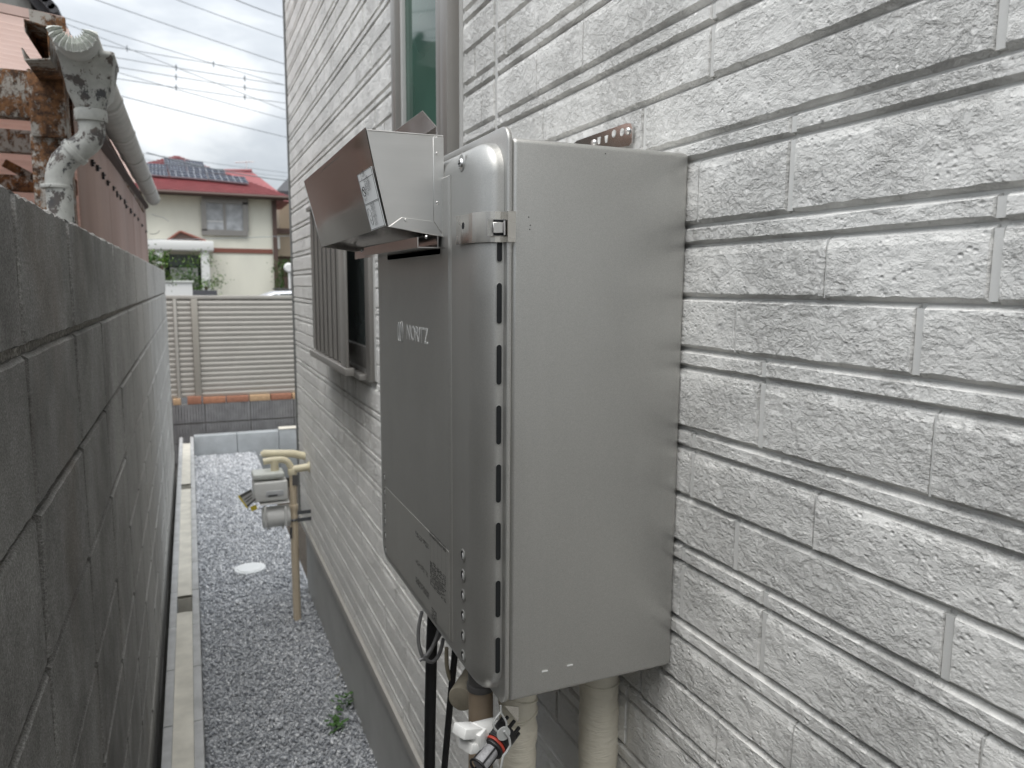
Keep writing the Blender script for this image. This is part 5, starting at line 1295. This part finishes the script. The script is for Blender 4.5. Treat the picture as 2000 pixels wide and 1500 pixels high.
# dark tiled eave of the next house at the upper left
de = thing('tiled_eave_house', 'dark tiled eave and grey wall of a house above the pink lean-to', 'house', (-2.2, 7.5, 0))
a = P(-40, -60, Y=7.0); c = P(116, 28, Y=7.0); u_ = P(62, -30, Y=7.0)
m = MB(); m.hexa([(a.x-2, 7.0, P(-40, 60, Y=7).z), (P(66, 30, Y=7).x, 7.0, P(66, 30, Y=7).z), (P(48, -30, Y=7).x, 7.0, P(48, -30, Y=7).z), (a.x-2, 7.0, P(0, -60, Y=7).z)], [(a.x-2, 12, P(-40, 60, Y=7).z), (P(66, 30, Y=7).x, 12, P(66, 30, Y=7).z), (P(48, -30, Y=7).x, 12, P(48, -30, Y=7).z), (a.x-2, 12, P(0, -60, Y=7).z)]); m.build('wall', simple('grey_green_wall', (.20, .21, .20), .8), de)
for k in range(9):
    t0 = k/9; e0__ = P(58+54*t0, -32+62*t0, Y=6.8); e1__ = P(58+54*(t0+.1), -32+62*(t0+.1), Y=6.8)
    m = MB(); m.tube([e0__+Vector((0, -.05, .012)), e0__+Vector((0, 4, .012))], .034, 10); m.build('eave_tile', DARKTILE, de)
q0, q1 = P(46, -32, Y=6.9), P(112, 32, Y=6.9); q2, q3 = P(90, 36, Y=6.9), P(28, -32, Y=6.9)
m = MB(); m.hexa([q0, q1, q2, q3], [p+Vector((0, 4, 0)) for p in (q0, q1, q2, q3)]); m.build('verge', DARKTILE, de)
# ------------------------------------------------------------------ overhead lines
LN = [(189, 0, 552, 124, 24, .012, 'single thin line topmost across open sky'), (347, 0, 552, 74, 25, .012, 'steep line near the upper right of the sky'), (462, 0, 550, 33, 25, .016, 'short thick line at the top beside house corner'),
      (115, 31, 555, 166, 27, .011, 'long line starting beside the rain hopper'), (121, 43, 555, 214, 27.4, .011, 'second long line starting beside the rain hopper'),
      (201, 88, 555, 147, 30, .013, 'highest line of the spaced feeder bundle'), (242, 115, 555, 166, 30, .013, 'second line of the spaced feeder bundle'), (242, 133, 555, 183, 30, .013, 'third line of the spaced feeder bundle'), (239, 155, 555, 201, 30, .013, 'lowest line of the spaced feeder bundle'),
      (239, 144, 555, 232, 26, .010, 'line crossing under the spaced feeder bundle'), (239, 188, 555, 267, 26, .012, 'lone line lowest in the open sky'),
      (283, 300, 556, 337, 28, .008, 'faint line just above the red roof'), (330, 318, 556, 345, 28.5, .008, 'faint line crossing before the solar panels'), (470, 340, 556, 352, 28, .018, 'thick short cable at the house corner'),
      (300, 468, 556, 461, 20, .007, 'thin service line before the cream house')]
FEED = []
for (x0, y0, x1, y1, D, r, lab) in LN:
    a, c = P(x0, y0, Y=D), P(x1, y1, Y=D*1.08); d = c-a; a = a-d*1.6; c = c+d*1.6; n = 24
    pth = [a.lerp(c, k/n)-Vector((0, 0, .25*4*((k/n)*(1-k/n)-.236))) for k in range(n+1)]
    t = thing('overhead_line', lab, 'overhead line', tuple(a), 'overhead lines')
    m = MB(); m.tube(pth, r*.9, 6); m.build('conductor', WIRE, t)
    if 'feeder' in lab: FEED.append(t)
def spacer(px, ys, t):
    for y in ys:
        p = P(px, y, Y=30.4); m = MB(); m.tube([p+Vector((0, 0, .10)), p-Vector((0, 0, .10))], .020, 8); m.build('spacer', WIRE, t)
        m = MB(); m.tube([p+Vector((-.05, 0, .02)), p+Vector((.05, 0, .02))], .014, 6); m.build('spacer', WIRE, t)
spacer(248, (95,), FEED[0]); spacer(417, (125,), FEED[0]); spacer(344, (132,), FEED[1]); spacer(344, (151,), FEED[2]); spacer(344, (171,), FEED[3]); spacer(478, (153,), FEED[1]); spacer(478, (171,), FEED[2]); spacer(478, (190,), FEED[3])
# aerial on the far roof
an = thing('roof_aerial', 'thin television aerial on the red roof', 'aerial', tuple(P(482, 335, Y=HY+4)))
p = P(482, 336, Y=HY+4); m = MB(); m.tube([p, p+Vector((0, 0, .5))], .02, 6); m.build('mast', METERG, an)
m = MB(); m.tube([p+Vector((-.5, 0, .40)), p+Vector((.35, 0, .5))], .02, 6)
for k in range(6): q = p+Vector((-.45+.14*k, 0, .41+.016*k)); m.tube([q+Vector((0, -.2, 0)), q+Vector((0, .2, 0))], .01, 5)
m.build('boom', METERG, an)
print('far scene done')
